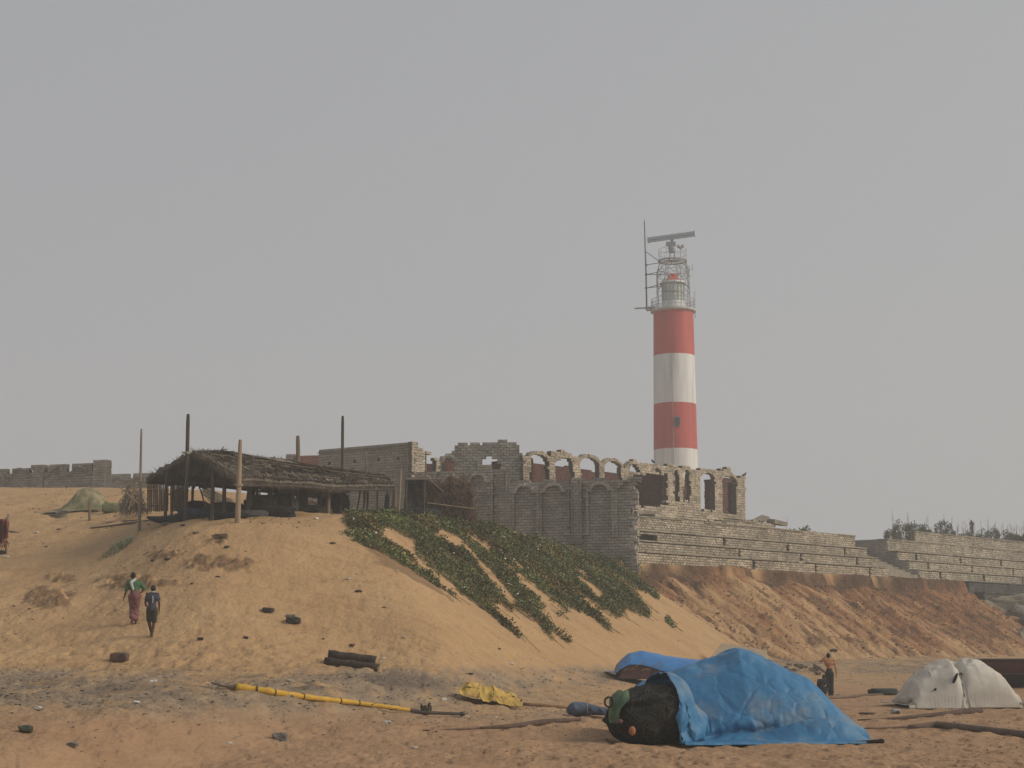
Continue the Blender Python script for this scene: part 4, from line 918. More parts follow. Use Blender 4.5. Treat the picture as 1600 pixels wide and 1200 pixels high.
    for px, py, d in ((252, 734, 67.6), (364, 709, 67.5)):
        p = W(px, py, d); MB().ball(p, (.14, .12, .13), 8).build('roof_bundle', WOOD_D, t)
    p = W(343, 707, 68); MB().tube([p, p + Vector((.18, 0, .26))], .02, 5).tube([p + Vector((.1, 0, .14)), p + Vector((.26, 0, .12))], .02, 5).build('roof_batten', WOOD_D, t)
    # frame: beams under eaves, ridge beam, rafters on the gable
    for c, nm in ((fe, 'beam'), (be, 'beam'), (rg, 'ridge_beam')):
        MB().tube([q + Vector((0, 0, -.26)) for q in c], .055, 8).build(nm, WOOD_D, t)
    for i in range(9):
        u = i / 8 * .98 + .01; MB().tube([surf(u, v) - Vector((0, 0, .21)) for v in (0.02, .5, 1, 1.5, 1.98)], .035, 6).build('rafter', WOOD_D, t)
    p0, p1 = surf(.02, .55) - Vector((0, 0, .9)), surf(.02, 1.5) - Vector((0, 0, .75)); 
    # infill of old mats hanging in the gable
    g = MB(); r = random.Random(9)
    for k in range(900):
        v = r.uniform(.08, 1.75); p = surf(.015, v) - Vector((0, 0, .12)); l = min(.85, .2 + .8 * (1 - abs(v - 1))) * r.uniform(.5, 1); x = r.uniform(-.05, .05)
        g.add([p + Vector((-.02, x, 0)), p + Vector((.02, x, 0)), p + Vector((.02 + x, x, -l)), p + Vector((-.01 + x, x, -l))], [(0, 1, 2, 3)], r.uniform(.3, .7))
    g.build('gable_matting', THATCH, t)
    posts = [(258, 808, 66.5, .07, 0, WOOD_D), (331, 808, 64.6, .08, 0, WOOD_D), (349, 806, 65.6, .085, 0, WOOD_D), (386, 800, 66.5, .12, .15, WOOD_D), (421, 800, 68.5, .11, 0, WOOD_D), (456, 806, 69.5, .10, 0, WOOD_D), (464, 806, 70.5, .075, 0, WOOD_D),
             (499, 800, 73, .09, 0, WOOD_D), (512, 806, 71.5, .10, .02, WOOD_M), (532, 800, 74, .05, 0, WOOD_D), (556, 806, 75.5, .04, .22, WOOD_D), (569, 806, 76, .07, 0, WOOD_M), (574, 806, 76.5, .055, 0, WOOD_D), (589, 806, 77, .035, 0, WOOD_D), (606, 808, 77.2, .035, .12, WOOD_M), (616, 808, 76.6, .09, .02, WOOD_M)]
    for px, py, d, rr, lean, m in posts:
        x = TX(px, py) * d; z0 = gz(x, d)
        zt = 6.9 + (d - 66) * .06 if d < 70 else 7.05; zt = min(zt, 7.1); u = (d - 63.5) / 13.5; 
        MB().tube([(x, d, z0 - .25), (x + lean * .5 + .01, d, (z0 + zt) / 2), (x + lean, d, zt)], [rr, rr * .95, rr * .9], 10).build('post', m, t)
    for px, d in ((268, 70.5), (300, 71), (405, 79), (497, 82), (470, 78)):
        x = TX(px, 800) * d; z0 = gz(x, d); MB().tube([(x, d, z0 - .2), (x, d, 7.1)], .06, 8).build('post', WOOD_M, t)
    a, b_ = surf(.30, 0), surf(.78, 0); MB().tube([W(441, 763, 69), W(500, 759, 72)], .03, 6).build('rail', BAMBOO, t)
    MB().tube([W(264, 773, 69), W(283, 763, 69.5)], .03, 6).build('brace', WOOD_M, t)
    MB().tube([W(313, 764, 67.5), W(325, 805, 67.5)], .035, 6).build('brace', mat('reddish_pole', (.24, .13, .09), None, 4, .8), t)
    # reed mats standing at the back left
    RM = mat('reed_mat', (.175, .12, .085), (.105, .075, .055), 2, .9, bump=.02, bscale=10, stretch=(1, 1, .15), tone=True)
    for (x0, x1, y0, y1, d) in ((230, 263, 756, 799, 71.5), (266, 290, 756, 799, 71.0)):
        g = MB(); r = random.Random(x0); k = int((x1 - x0) * 1.1)
        for i in range(k + 1):
            px = x0 + (x1 - x0) * i / k; a, c = W(px + r.uniform(-.5, .5), y0 + r.uniform(-2, 2), d), W(px + r.uniform(-.6, .6), y1 + r.uniform(-1, 1), d); g.tube([a, c], r.uniform(.014, .022), 5, tone=r.uniform(.55, 1.35))
        for yy in (y0 + 9, y1 - 10): g.tube([W(x0, yy, d - .04), W(x1, yy, d - .04)], .022, 5, tone=1.4)
        g.build('reed_mat', RM, t)
    # rags hanging from the beam
    RG = mat('dark_rag', (.045, .04, .036), (.03, .027, .025), 3, .9, tone=True)
    for (px, y0, y1, w_, d) in ((474, 762, 800, 13, 71.5), (432, 757, 776, 9, 69), (398, 757, 786, 10, 67.5), (318, 752, 766, 14, 65.5), (300, 752, 764, 10, 65)):
        g = MB(); r = random.Random(px)
        for i in range(9):
            x = px - w_ / 2 + w_ * i / 9; l = r.uniform(.55, 1); a, c = W(x, y0, d), W(x + w_ / 9 * 1.1, y0, d); e, f = W(x + r.uniform(-1, 1), y0 + (y1 - y0) * l, d + r.uniform(-.1, .1)), W(x + w_ / 9 + r.uniform(-1, 1), y0 + (y1 - y0) * l, d + r.uniform(-.1, .1))
            g.add([a, c, f, e, a + Vector((0, .05, 0)), c + Vector((0, .05, 0)), f + Vector((0, .05, 0)), e + Vector((0, .05, 0))], [(0, 3, 2, 1), (4, 5, 6, 7), (0, 1, 5, 4), (1, 2, 6, 5), (2, 3, 7, 6), (3, 0, 4, 7)], r.uniform(.7, 1.3))
        g.build('hanging_rag', RG, t)
shed()
def pole(px0, y0, px1, y1, d, r0, r1, m, label, name='wooden_pole', extra=None, group=None):
    a = W(px0, y0, d); z0 = gz(a.x, d); a = Vector((a.x, d, z0 - .3)); b = W(px1, y1, d); mid = a.lerp(b, .5) + Vector((.01, 0, 0))
    t = thing(name, label, 'pole', (a.x, d, z0), group)
    MB().tube([a, mid, b.lerp(a, .06), b], [r0, (r0 + r1) / 2, r1, r1 * .8], 10).build('shaft', m, t)
    if extra: 
        for f in extra: 
            p = a.lerp(b, f); g = MB(); g.tube([p - Vector((0, 0, .05)), p + Vector((0, 0, .05))], max(r0, r1) * 1.35, 10); g.tube([p, p + Vector((-.22, .02, .02))], .025, 5); g.build('lashing', ROPE, t)
pole(218, 813, 221, 670, 67.5, .075, .045, mat('grey_bamboo', (.25, .21, .17), (.18, .15, .12), 3, .7, stretch=(1, 1, .2)), 'thin grey pole standing left of the thatched shed', extra=[.52])
pole(290, 808, 294, 647, 65.4, .085, .075, WOOD_D, 'tall dark pole rising through the roof peak at its left end', extra=[.66])
pole(371, 815, 375.5, 687, 62.6, .115, .075, mat('pale_trunk_pole', (.33, .245, .165), (.25, .18, .12), 3, .7, bump=.008, stretch=(1, 1, .25)), 'thick pale pole in front of the shed eave', extra=[.5])
pole(466, 800, 465.5, 681, 79.5, .12, .10, WOOD_M, 'short square-topped pole behind the thatch near the red brick')
pole(534, 800, 535.5, 650, 80.5, .085, .075, WOOD_D, 'tall dark pole standing in front of the grey rear wall')
pole(576, 800, 571, 704, 84, .07, .045, WOOD_M, 'thin leaning stick above the right part of the thatch')
pole(622, 810, 626.5, 733, 75.3, .045, .05, BAMBOO, 'yellow bamboo pole at the right end of the shed', extra=[.62])
pole(664, 800, 665.5, 705, 90, .05, .04, WOOD_M, 'thin brown pole against the arched return wall')
pole(613, 800, 613.5, 738, 82, .03, .02, WOOD_M, 'very thin stick just left of the yellow bamboo pole')
def lean_to():
    t = thing('dark_lean_to', 'small black-sheeted shelter between the shed and the brushwood fence', 'shelter', (-5.0, 80, 5.6)); D1, D2 = 78.5, 81.5
    BS = mat('black_sheeting', (.022, .026, .027), (.035, .038, .036), 1.5, .75, bump=.03, bscale=4)
    g = MB(); P = [W(629, 812, D2), W(673, 812, D2), W(671, 750, D2), W(634, 750, D2)]
    pts = []; 
    for j in range(9):
        for i in range(13):
            a = P[0].lerp(P[1], i / 12); b = P[3].lerp(P[2], i / 12); q = a.lerp(b, j / 8); pts.append(q + Vector((0, .25 * float(vn(np.array([i * .7]), np.array([j * .5]), 4)[0]), 0)))
    fs = [(j * 13 + i, j * 13 + i + 1, (j + 1) * 13 + i + 1, (j + 1) * 13 + i) for j in range(8) for i in range(12)]
    g.add(pts, fs).add([p + Vector((0, .04, 0)) for p in pts], [f[::-1] for f in fs]); g.build('back_sheet', BS, t, smooth=True)
    g = MB(); a, b, c, d_ = W(632, 750, D1), W(668, 752, D1), W(672, 748, D2), W(634, 747, D2)
    g.add([a, b, c, d_] + [q + Vector((0, 0, .06)) for q in (a, b, c, d_)], [(0, 3, 2, 1), (4, 5, 6, 7), (0, 1, 5, 4), (1, 2, 6, 5), (2, 3, 7, 6), (3, 0, 4, 7)]); g.build('roof_sheet', BS, t)
    MB().tube([W(634, 749, D1 - .1), W(678, 748.5, D1 - .1)], .035, 6).build('roof_pole', BAMBOO, t)
    for px, m in ((634, WOOD_D), (662, WOOD_D)):
        a = W(px, 810, D1); MB().tube([(a.x, D1, gz(a.x, D1) - .2), W(px + 1, 750, D1)], .06, 8).build('post', m, t)
    g = MB(); g.add([W(598, 808, 79), W(612, 808, 79), W(606, 765, 79), W(602, 775, 79)] + [W(598, 808, 79.1), W(612, 808, 79.1), W(606, 765, 79.1), W(602, 775, 79.1)], [(0, 1, 2, 3), (7, 6, 5, 4), (0, 3, 7, 4), (1, 5, 6, 2), (0, 4, 5, 1), (3, 2, 6, 7)]); g.build('side_flap', BS, t)
lean_to()
def brush_fence():
    d = 80.0; x0 = W(664, 800, d); t = thing('brushwood_fence', 'tangled brown brushwood fence beside the grey wall', 'fence', (W(700, 800, d).x, d, 5.7)); r = random.Random(8); g = MB()
    for i in range(1500):
        px = r.uniform(662, 741); k = (px - 662) / 79; top = 762 + 6 * math.sin(px * .3) - 4 * math.exp(-((px - 715) / 12) ** 2) * 2 + 9 * max(0, k - .85) * 6; bot = 808 + 20 * k
        y = r.uniform(top, bot); a = W(px, y, d + r.uniform(-.25, .25)); ang = r.gauss(math.pi / 2, .55); l = r.uniform(.25, .95)
        g.tube([a, a + Vector((math.cos(ang) * l * .5, r.uniform(-.1, .1), math.sin(ang) * l * .5)), a + Vector((math.cos(ang + .3) * l, r.uniform(-.15, .15), math.sin(ang + .3) * l * .8))], [.017, .012, .005], 3, tone=r.uniform(.45, 1.6), caps=False)
    g.build('brush', mat('dry_brush', (.20, .125, .085), (.12, .075, .055), 2, .9, tone=True), t)
    g = MB()
    for i in range(34):
        px = 663 + i * 2.3; k = (px - 662) / 79; g.tube([W(px, 812 + 22 * k, d + .1), W(px + r.uniform(-2, 2), 768 + r.uniform(-6, 8), d + .1)], r.uniform(.02, .045), 5, tone=r.uniform(.5, 1))
    g.build('stakes', mat('fence_stake', (.15, .105, .08), (.1, .07, .05), 3, .9, tone=True), t)
    for q in (((668, 786), (740, 795)), ((692, 810), (715, 813)), ((722, 814), (730, 814)), ((675, 753), (693, 769))):
        MB().tube([W(*q[0], d - .3), W(*q[1], d - .3)], .04 if q[0][1] < 800 else .05, 6).build('rail', BAMBOO if q[0][1] > 760 else WOOD_M, t)
    r = random.Random(2); g = MB()
    for px in (664, 665, 672): g.tube([W(px, 815, d - .1), W(px, 752, d - .1)], .06, 6)
    g.build('corner_posts', WOOD_D, t)
brush_fence()
# short posts on the left sand
for px, y0, y1, r_, lab in ((140, 813, 784, .075, 'short weathered stump post left of the hut'), (13, 828, 803, .07, 'short pale post at the left edge beside the red net')):
    o = hit(px, y0, 40); MB().tube([(o.x, o.y, o.z - .3), W(px + .5, y1, o.y)], [r_, r_ * .9], 8).build('short_post', BAMBOO if px < 50 else WOOD_M, label=lab, cat='post')

# ================================================================== DRAPED CLOTH (position-based drape over a heap)
def drape(corners, nx, ny, hf, slack=1.05, capk=2.6, lift=0.0, steps=110, iters=14, seed=0, wrinkle=.03, thick=.012, stiff=0.0, start_up=.1, su=1.0, sv=1.0, pin=None):
    r = np.random.RandomState(seed); c = [np.array(q, float) for q in corners]     # plan corners: front-left, front-right, back-right, back-left
    U, Vv = np.meshgrid(np.linspace(0, 1, nx), np.linspace(0, 1, ny), indexing='ij')
    XY = (c[0][None, None] * ((1 - U) * (1 - Vv))[..., None] + c[1] * (U * (1 - Vv))[..., None] + c[2] * (U * Vv)[..., None] + c[3] * ((1 - U) * Vv)[..., None])
    flat = np.zeros((nx, ny, 3)); flat[..., :2] = XY; zz = hf(XY[..., 0], XY[..., 1])
    for _ in range(5):
        zp = np.pad(zz, 1, mode='edge'); zz = np.maximum(zz, (zp[:-2, 1:-1] + zp[2:, 1:-1] + zp[1:-1, :-2] + zp[1:-1, 2:]) / 4)
    flat[..., 2] = zz
    P = np.zeros((nx, ny, 3)); P[..., :2] = XY; P[..., 2] = zz + start_up + wrinkle * fbm(U * nx * .12, Vv * ny * .12, seed, 3) * 2
    P[..., :2] += wrinkle * r.normal(size=XY.shape) * .5; Q = P.copy()
    def rest(di, dj):
        A = flat[max(0, -di):nx - max(0, di), max(0, -dj):ny - max(0, dj)]; B = flat[max(0, di):nx + min(0, di), max(0, dj):ny + min(0, dj)]
        a2 = np.linalg.norm((A - B)[..., :2], axis=-1); return np.minimum(np.linalg.norm(A - B, axis=-1), capk * a2) * slack * ((su * abs(di) + sv * abs(dj)) / (abs(di) + abs(dj)))
    cons = []
    for di, dj, k in ((1, 0, 1.), (0, 1, 1.), (1, 1, .5), (1, -1, .5), (2, 0, .10 + stiff), (0, 2, .10 + stiff)):
        cons.append((di, dj, k, rest(di, dj)))
    PM = None
    if pin is not None:
        PM = pin(U, Vv); PP = XY.copy(); GP = hf(XY[..., 0], XY[..., 1]) + .02
    for st in range(steps):
        vel = (P - Q) * .94; Q = P.copy(); P = P + vel; P[..., 2] -= 9.8 * .0009
        for it in range(iters):
            for di, dj, k, L0 in cons:
                ai = slice(max(0, -di), nx - max(0, di)); aj = slice(max(0, -dj), ny - max(0, dj)); bi = slice(max(0, di), nx + min(0, di)); bj = slice(max(0, dj), ny + min(0, dj))
                A = P[ai, aj]; B = P[bi, bj]; D_ = B - A; Ln = np.linalg.norm(D_, axis=-1) + 1e-9
                f = (Ln - L0) / Ln; f = np.where(Ln < L0, f * (.55 if k < 1 else .8), f) * k * .24; C_ = D_ * f[..., None]
                P[ai, aj] += C_; P[bi, bj] -= C_
        h = hf(P[..., 0], P[..., 1]) + .015 + lift; hitm = P[..., 2] < h
        P[..., 2] = np.where(hitm, h, P[..., 2]); Q[hitm] = Q[hitm] + (P[hitm] - Q[hitm]) * .75
        if PM is not None:
            P[PM, :2] = PP[PM]; P[PM, 2] = GP[PM]; Q[PM] = P[PM]
    return P
def cloth_obj(name, P, m, parent=None, thick=.012, **kw):
    nx, ny = P.shape[:2]; n = nx * ny; V = P.reshape(-1, 3); idx = np.arange(n).reshape(nx, ny)
    q = np.stack([idx[:-1, :-1], idx[1:, :-1], idx[1:, 1:], idx[:-1, 1:]], -1).reshape(-1, 4)
    V2 = V - np.array((0, 0, thick)); bd = [(idx[i, 0], idx[i + 1, 0]) for i in range(nx - 1)] + [(idx[nx - 1, j], idx[nx - 1, j + 1]) for j in range(ny - 1)] + [(idx[i + 1, ny - 1], idx[i, ny - 1]) for i in range(nx - 1)] + [(idx[0, j + 1], idx[0, j]) for j in range(ny - 1)]
    qb = np.array([(b, a, a + n, b + n) for a, b in bd])
    return mesh_from(name, np.concatenate([V, V2]), np.concatenate([q, q[:, ::-1] + n, qb]), m, parent, smooth=True, **kw)
def profile(xs, hs): return lambda x: np.interp(x, xs, hs, left=0, right=0)
def heap(xs, hs, yc, hw, lump=.12, seed=0, pw=.55):
    p = profile(xs, hs)
    def f(x, y):
        dy = np.clip(1 - np.abs((y - (yc if not callable(yc) else yc(x))) / hw) ** 2.2, 0, 1) ** pw
        return p(x) * dy * (1 + lump * fbm(x * 1.3, y * 1.3, seed, 3))
    return f
GCACHE = {}
def gfun(cx, cy):
    """cheap ground height near a heap: plane fitted to the land"""
    x = np.array([cx - 2, cx + 2, cx, cx, cx]); y = np.array([cy, cy, cy - 2, cy + 2, cy]); z = land(x, y, False); gx = (z[1] - z[0]) / 4; gy = (z[3] - z[2]) / 4
    return lambda X, Y: z[4] + gx * (X - cx) + gy * (Y - cy) + .0
def solid_heap(name, hf, gf, x0, x1, y0, y1, m, parent=None, n=60, rough=.05, seed=0, **kw):
    X, Y = np.meshgrid(np.linspace(x0, x1, n), np.linspace(y0, y1, n), indexing='ij'); H = hf(X, Y); g = gf(X, Y)
    Z = np.where(H > 0.01, g + H + rough * fbm(X * 5, Y * 5, seed, 4) + rough * .8 * fbm(X * 14, Y * 14, seed + 2, 3), g - .12); P = np.stack([X, Y, Z], -1)
    return cloth_obj(name, P, m, parent, thick=.05, **kw)

TARP = mat('blue_tarpaulin', (.040, .185, .36), (.030, .140, .29), 1.6, .55, bump=.012, bscale=9, spec=.35, contrast=(.3, .7))
def tarp_mat_dusty():
    m = TARP; t = m.node_tree; b = t.nodes['Principled BSDF']; src = b.inputs['Base Color'].links[0].from_socket
    n = t.nodes.new('ShaderNodeTexNoise'); n.inputs['Scale'].default_value = 1.1; n.inputs['Detail'].default_value = 7; co = t.nodes.new('ShaderNodeTexCoord'); t.links.new(co.outputs['Object'], n.inputs[0])
    mr = t.nodes.new('ShaderNodeMapRange'); mr.inputs[1].default_value = .52; mr.inputs[2].default_value = .70; mr.inputs[4].default_value = .55; t.links.new(n.outputs[0], mr.inputs[0])
    x = t.nodes.new('ShaderNodeMix'); x.data_type = 'RGBA'; t.links.new(mr.outputs[0], x.inputs[0]); t.links.new(src, x.inputs[6]); x.inputs[7].default_value = (.24, .27, .27, 1); t.links.new(x.outputs[2], b.inputs['Base Color'])
tarp_mat_dusty()
def crease(m, scale=1.6, dist=.05):
    t = m.node_tree; b = t.nodes['Principled BSDF']; prev = b.inputs['Normal'].links[0].from_socket; co = t.nodes.new('ShaderNodeTexCoord'); n = t.nodes.new('ShaderNodeTexNoise')
    n.inputs['Scale'].default_value = 1.3; n.inputs['Detail'].default_value = 2; t.links.new(co.outputs['Object'], n.inputs[0]); ad = t.nodes.new('ShaderNodeVectorMath'); ad.operation = 'MULTIPLY_ADD'
    ad.inputs[1].default_value = (.9, .9, .9); t.links.new(n.outputs['Color'], ad.inputs[0]); t.links.new(co.outputs['Object'], ad.inputs[2])
    v = t.nodes.new('ShaderNodeTexVoronoi'); v.feature = 'DISTANCE_TO_EDGE'; v.inputs['Scale'].default_value = scale; t.links.new(ad.outputs[0], v.inputs['Vector'])
    mr = t.nodes.new('ShaderNodeMapRange'); mr.inputs[2].default_value = .22; t.links.new(v.outputs['Distance'], mr.inputs[0])
    bp = t.nodes.new('ShaderNodeBump'); bp.inputs['Distance'].default_value = dist; bp.inputs['Strength'].default_value = .8; t.links.new(mr.outputs[0], bp.inputs['Height']); t.links.new(prev, bp.inputs['Normal']); t.links.new(bp.outputs[0], b.inputs['Normal'])
crease(TARP, 1.5, .030)
NET = mat('black_netting', (.012, .013, .012), (.028, .026, .020), 6, .9, bump=.03, bscale=30)
def pxX(px, d): return (px - 800) / F * d
def big_tarp():
    gf = gfun(5.5, 37.5)
    px = [955, 975, 1003, 1060, 1110, 1147, 1200, 1250, 1290, 1325, 1350]; hh = [.3, .95, 1.22, 1.48, 1.70, 1.90, 1.68, 1.28, .74, .24, .02]
    H1 = heap([pxX(p, 38) for p in px], hh, lambda x: 38.15 + 0 * x, 1.75, .08, 3, .62)
    def H2(x, y):     # the bulging net bundle at the left end
        q = np.sqrt(((x - 3.02) / 1.03) ** 2 + ((y - 36.15) / 1.2) ** 2); return 1.44 * np.clip(.80 + .3 * (x - 2.4), .6, 1.0) * np.clip(1 - q ** 4, 0, 1) ** .42 * (1 + .08 * fbm(x * 2, y * 2, 9, 3))
    def H3(x, y): return (.30 + .16 * np.sin(x * 2.1)) * np.exp(-((y - 36.28 - .12 * np.sin(x * 1.7)) / .24) ** 2) * ss(4.3, 5.2, x) * ss(7.9, 7.3, x)
    hf = lambda x, y: gf(x, y) + np.maximum(np.maximum(H1(x, y), H2(x, y) * .98), H3(x, y))
    # net bundle
    t = thing('net_pile', 'big black bundle of fishing nets sticking out under the blue tarpaulin', 'net pile', (3.1, 36.2, -2.2))
    # closed lumpy body with bulging underside
    r = random.Random(5); n = 64; m_ = 34; vs = []; fs = []
    for i in range(m_ + 1):
        ph = math.pi * i / m_
        for k in range(n):
            th = 2 * math.pi * k / n; d_ = Vector((math.sin(ph) * math.cos(th), math.sin(ph) * math.sin(th), math.cos(ph)))
            e = lambda v, p: math.copysign(abs(v) ** p, v)
            q = Vector((e(d_.x, .85) * .95, e(d_.y, .85) * 1.1, e(d_.z, .8) * .66)); s_n = 1 + .12 * float(fbm(np.array([d_.x * 3 + 5]), np.array([d_.y * 3 + d_.z * 4]), 7, 4)[0]) + .03 * math.sin(th * 9 + d_.z * 5)
            zz = -2.2 + .60 + q.z * s_n; zz += .12 * (q.x - .4) * (q.z > 0); vs.append((3.02 + q.x * s_n * (.88 if q.x > 0 else 1) - .10 * (q.z > 0) * 0, 36.2 + q.y * s_n, max(zz, -2.34)))
    for i in range(m_):
        for k in range(n): fs.append((i * n + k, (i + 1) * n + k, (i + 1) * n + (k + 1) % n, i * n + (k + 1) % n))
    MB().add(vs, fs).build('net_bundle', NET, t, smooth=True)
    V_ = np.array(vs); g = MB(); rr = random.Random(1)
    for i in range(280):                      # rope strands and mesh folds lying on the bundle
        k = rr.randrange(n // 2, n); st = rr.randrange(5, m_ - 8); pts = []
        for j in range(rr.randint(5, 12)):
            a = min(m_ - 3, st + j); kk = (k + int(3 * math.sin(j * .5 + i))) % n; p = V_[a * n + kk]; c = Vector((3.08, 36.2, -1.6)); q = Vector(p); pts.append(q + (q - c).normalized() * .012)
        g.tube(pts, rr.uniform(.004, .010), 4, tone=rr.uniform(.4, 2.3), caps=False)
    g.build('net_strands', mat('net_strand', (.03, .035, .028), (.02, .02, .018), 5, .8, tone=True), t)
    GN = mat('green_netting', (.12, .19, .11), (.07, .12, .075), 5, .8, bump=.01, bscale=30)
    # green net patch and rope loop at the top left of the bundle
    vs = []; fs = []; A, B = 14, 14
    def on(u, v, o=.02):
        th = math.radians(205 + 42 * u); ph = math.radians(48 + 50 * v); d_ = Vector((math.sin(ph) * math.cos(th), math.sin(ph) * math.sin(th), math.cos(ph))); e = lambda x, p: math.copysign(abs(x) ** p, x)
        return Vector((3.08 + e(d_.x, .85) * (1.05 + o), 36.2 + e(d_.y, .85) * (1.25 + o), -1.6 + e(d_.z, .8) * (.67 + o)))
    for i in range(A):
        for j in range(B):
            u, v = i / (A - 1), j / (B - 1); w_ = .85 - .6 * abs(v - .4) * 1.2; vs.append(on(.3 + (u - .5) * w_ * 1.0 + .05 * math.sin(v * 6), v, .05 + .03 * math.sin(u * 9 + v * 7)))
    for i in range(A - 1):
        for j in range(B - 1): fs.append((i * B + j, i * B + j + 1, (i + 1) * B + j + 1, (i + 1) * B + j))
    MB().add(vs, fs).add([Vector(v) * 1 - Vector((-.02, -.02, 0)) for v in vs], [f[::-1] for f in fs]).build('green_net', GN, t, smooth=True)
    c = W(951, 1097, 35.3); g = MB()
    for q in (1, .8): g.tube([c + Vector((math.cos(a) * .095 * q, -.02 * q, math.sin(a) * .115 * q)) for a in np.linspace(0, 6.283, 20)], .011, 5)
    g.build('rope_coil', mat('black_rope', (.015, .02, .015), None, 5, .8), t)
    MB().ball(W(988, 1142, 35.02), (.075, .05, .10), 12).build('orange_float', mat('orange_float', (.42, .17, .06), (.3, .12, .05), 4, .6), t, smooth=True)
    MB().ball(W(969, 1127, 35.0), (.06, .05, .05), 10).build('brown_float', mat('brown_float', (.16, .07, .06), None, 4, .7), t, smooth=True)
    # the tarpaulin
    P = drape([(3.52, 34.8), (7.8, 35.75), (7.95, 40.3), (2.35, 40.3)], 128, 112, hf, slack=1.02, capk=4.5, su=1.075, sv=1.02, steps=120, iters=11, seed=2, wrinkle=.30, stiff=.16, lift=.05, pin=lambda U, V: ((V < .004) & (U > .03)) | (U > .995))
    cloth_obj('blue_tarpaulin', P, TARP, label='large bright blue tarpaulin draped over a heap of black nets', cat='tarpaulin')
    p = Vector(P[-1, 0]); MB().tube([p + Vector((-.5, .02, .03)), p + Vector((-.2, 0, .035)), p + Vector((.12, -.05, .05))], [.02, .035, .05], 6).ball(p + Vector((.14, -.05, .05)), (.07, .06, .06), 8).build('corner_stone', mat('dark_stone', (.03, .028, .026), None, 4, .9), label='dark lump weighing down the right corner of the blue tarpaulin', cat='stone')
    a = hit(1120, 1151); g = MB(); g.tube([hit(1078, 1157) + Vector((0, 0, .03)), hit(1100, 1149) + Vector((0, 0, .10)), hit(1124, 1153) + Vector((0, 0, .04))], .022, 6); g.build('stick', BAMBOO, label='bent pale stick on the sand below the front hem of the tarpaulin', cat='stick')
big_tarp()
def small_tarp():
    o = hit(1020, 1054); d = 65.0; g0 = -1.32; gf = lambda X, Y: g0 + 0 * X; xs = [pxX(p, d) for p in (962, 980, 1000, 1035, 1075, 1120, 1150)]
    H1 = heap(xs, [.35, .72, .84, .62, .50, .4, .0], d, 1.3, .06, 13, .5)
    hf = lambda x, y: gf(x, y) + H1(x, y)
    solid_heap('net_heap', H1, gf, xs[0] - .1, xs[-1] + .1, d - 1.35, d + 1.35, mat('dark_red_netting', (.075, .028, .024), (.03, .02, .02), 3, .9, bump=.04, bscale=12), label='dark red net heap under the smaller blue tarpaulin', cat='net pile', seed=3, rough=.06)
    P = drape([(pxX(955, d), d - 1.12), (pxX(1165, d), d - 1.7), (pxX(1165, d), d + 1.6), (pxX(945, d), d + 1.6)], 84, 56, hf, slack=1.03, steps=80, iters=10, seed=5, wrinkle=.04, stiff=.15, lift=.07)
    # left end tied down to the sand
    k = np.clip(1 - np.arange(84) / 9.0, 0, 1)[:, None] ** 1.5; P[..., 2] = P[..., 2] * (1 - k * .6) + (gf(P[..., 0], P[..., 1]) + .06) * k * .6
    cloth_obj('blue_tarpaulin', P, TARP2, label='smaller blue tarpaulin behind, arched open over dark red nets', cat='tarpaulin')
    r = random.Random(4)
    for i in range(7):
        a = W(975 + i * 9, 1049 - r.uniform(0, 8), d - 1.32); g = MB(); g.tube([a, a + Vector((r.uniform(.15, .4), -.03, r.uniform(.0, .22)))], .014, 5)
        g.build('stick', BAMBOO, label='thin stick poking out of the dark red net heap', cat='stick', group='thin sticks in the dark red net heap')
TARP2 = mat('bright_blue_tarpaulin', (.040, .20, .50), (.030, .155, .40), 1.5, .45, bump=.01, bscale=9, spec=.5)
small_tarp()
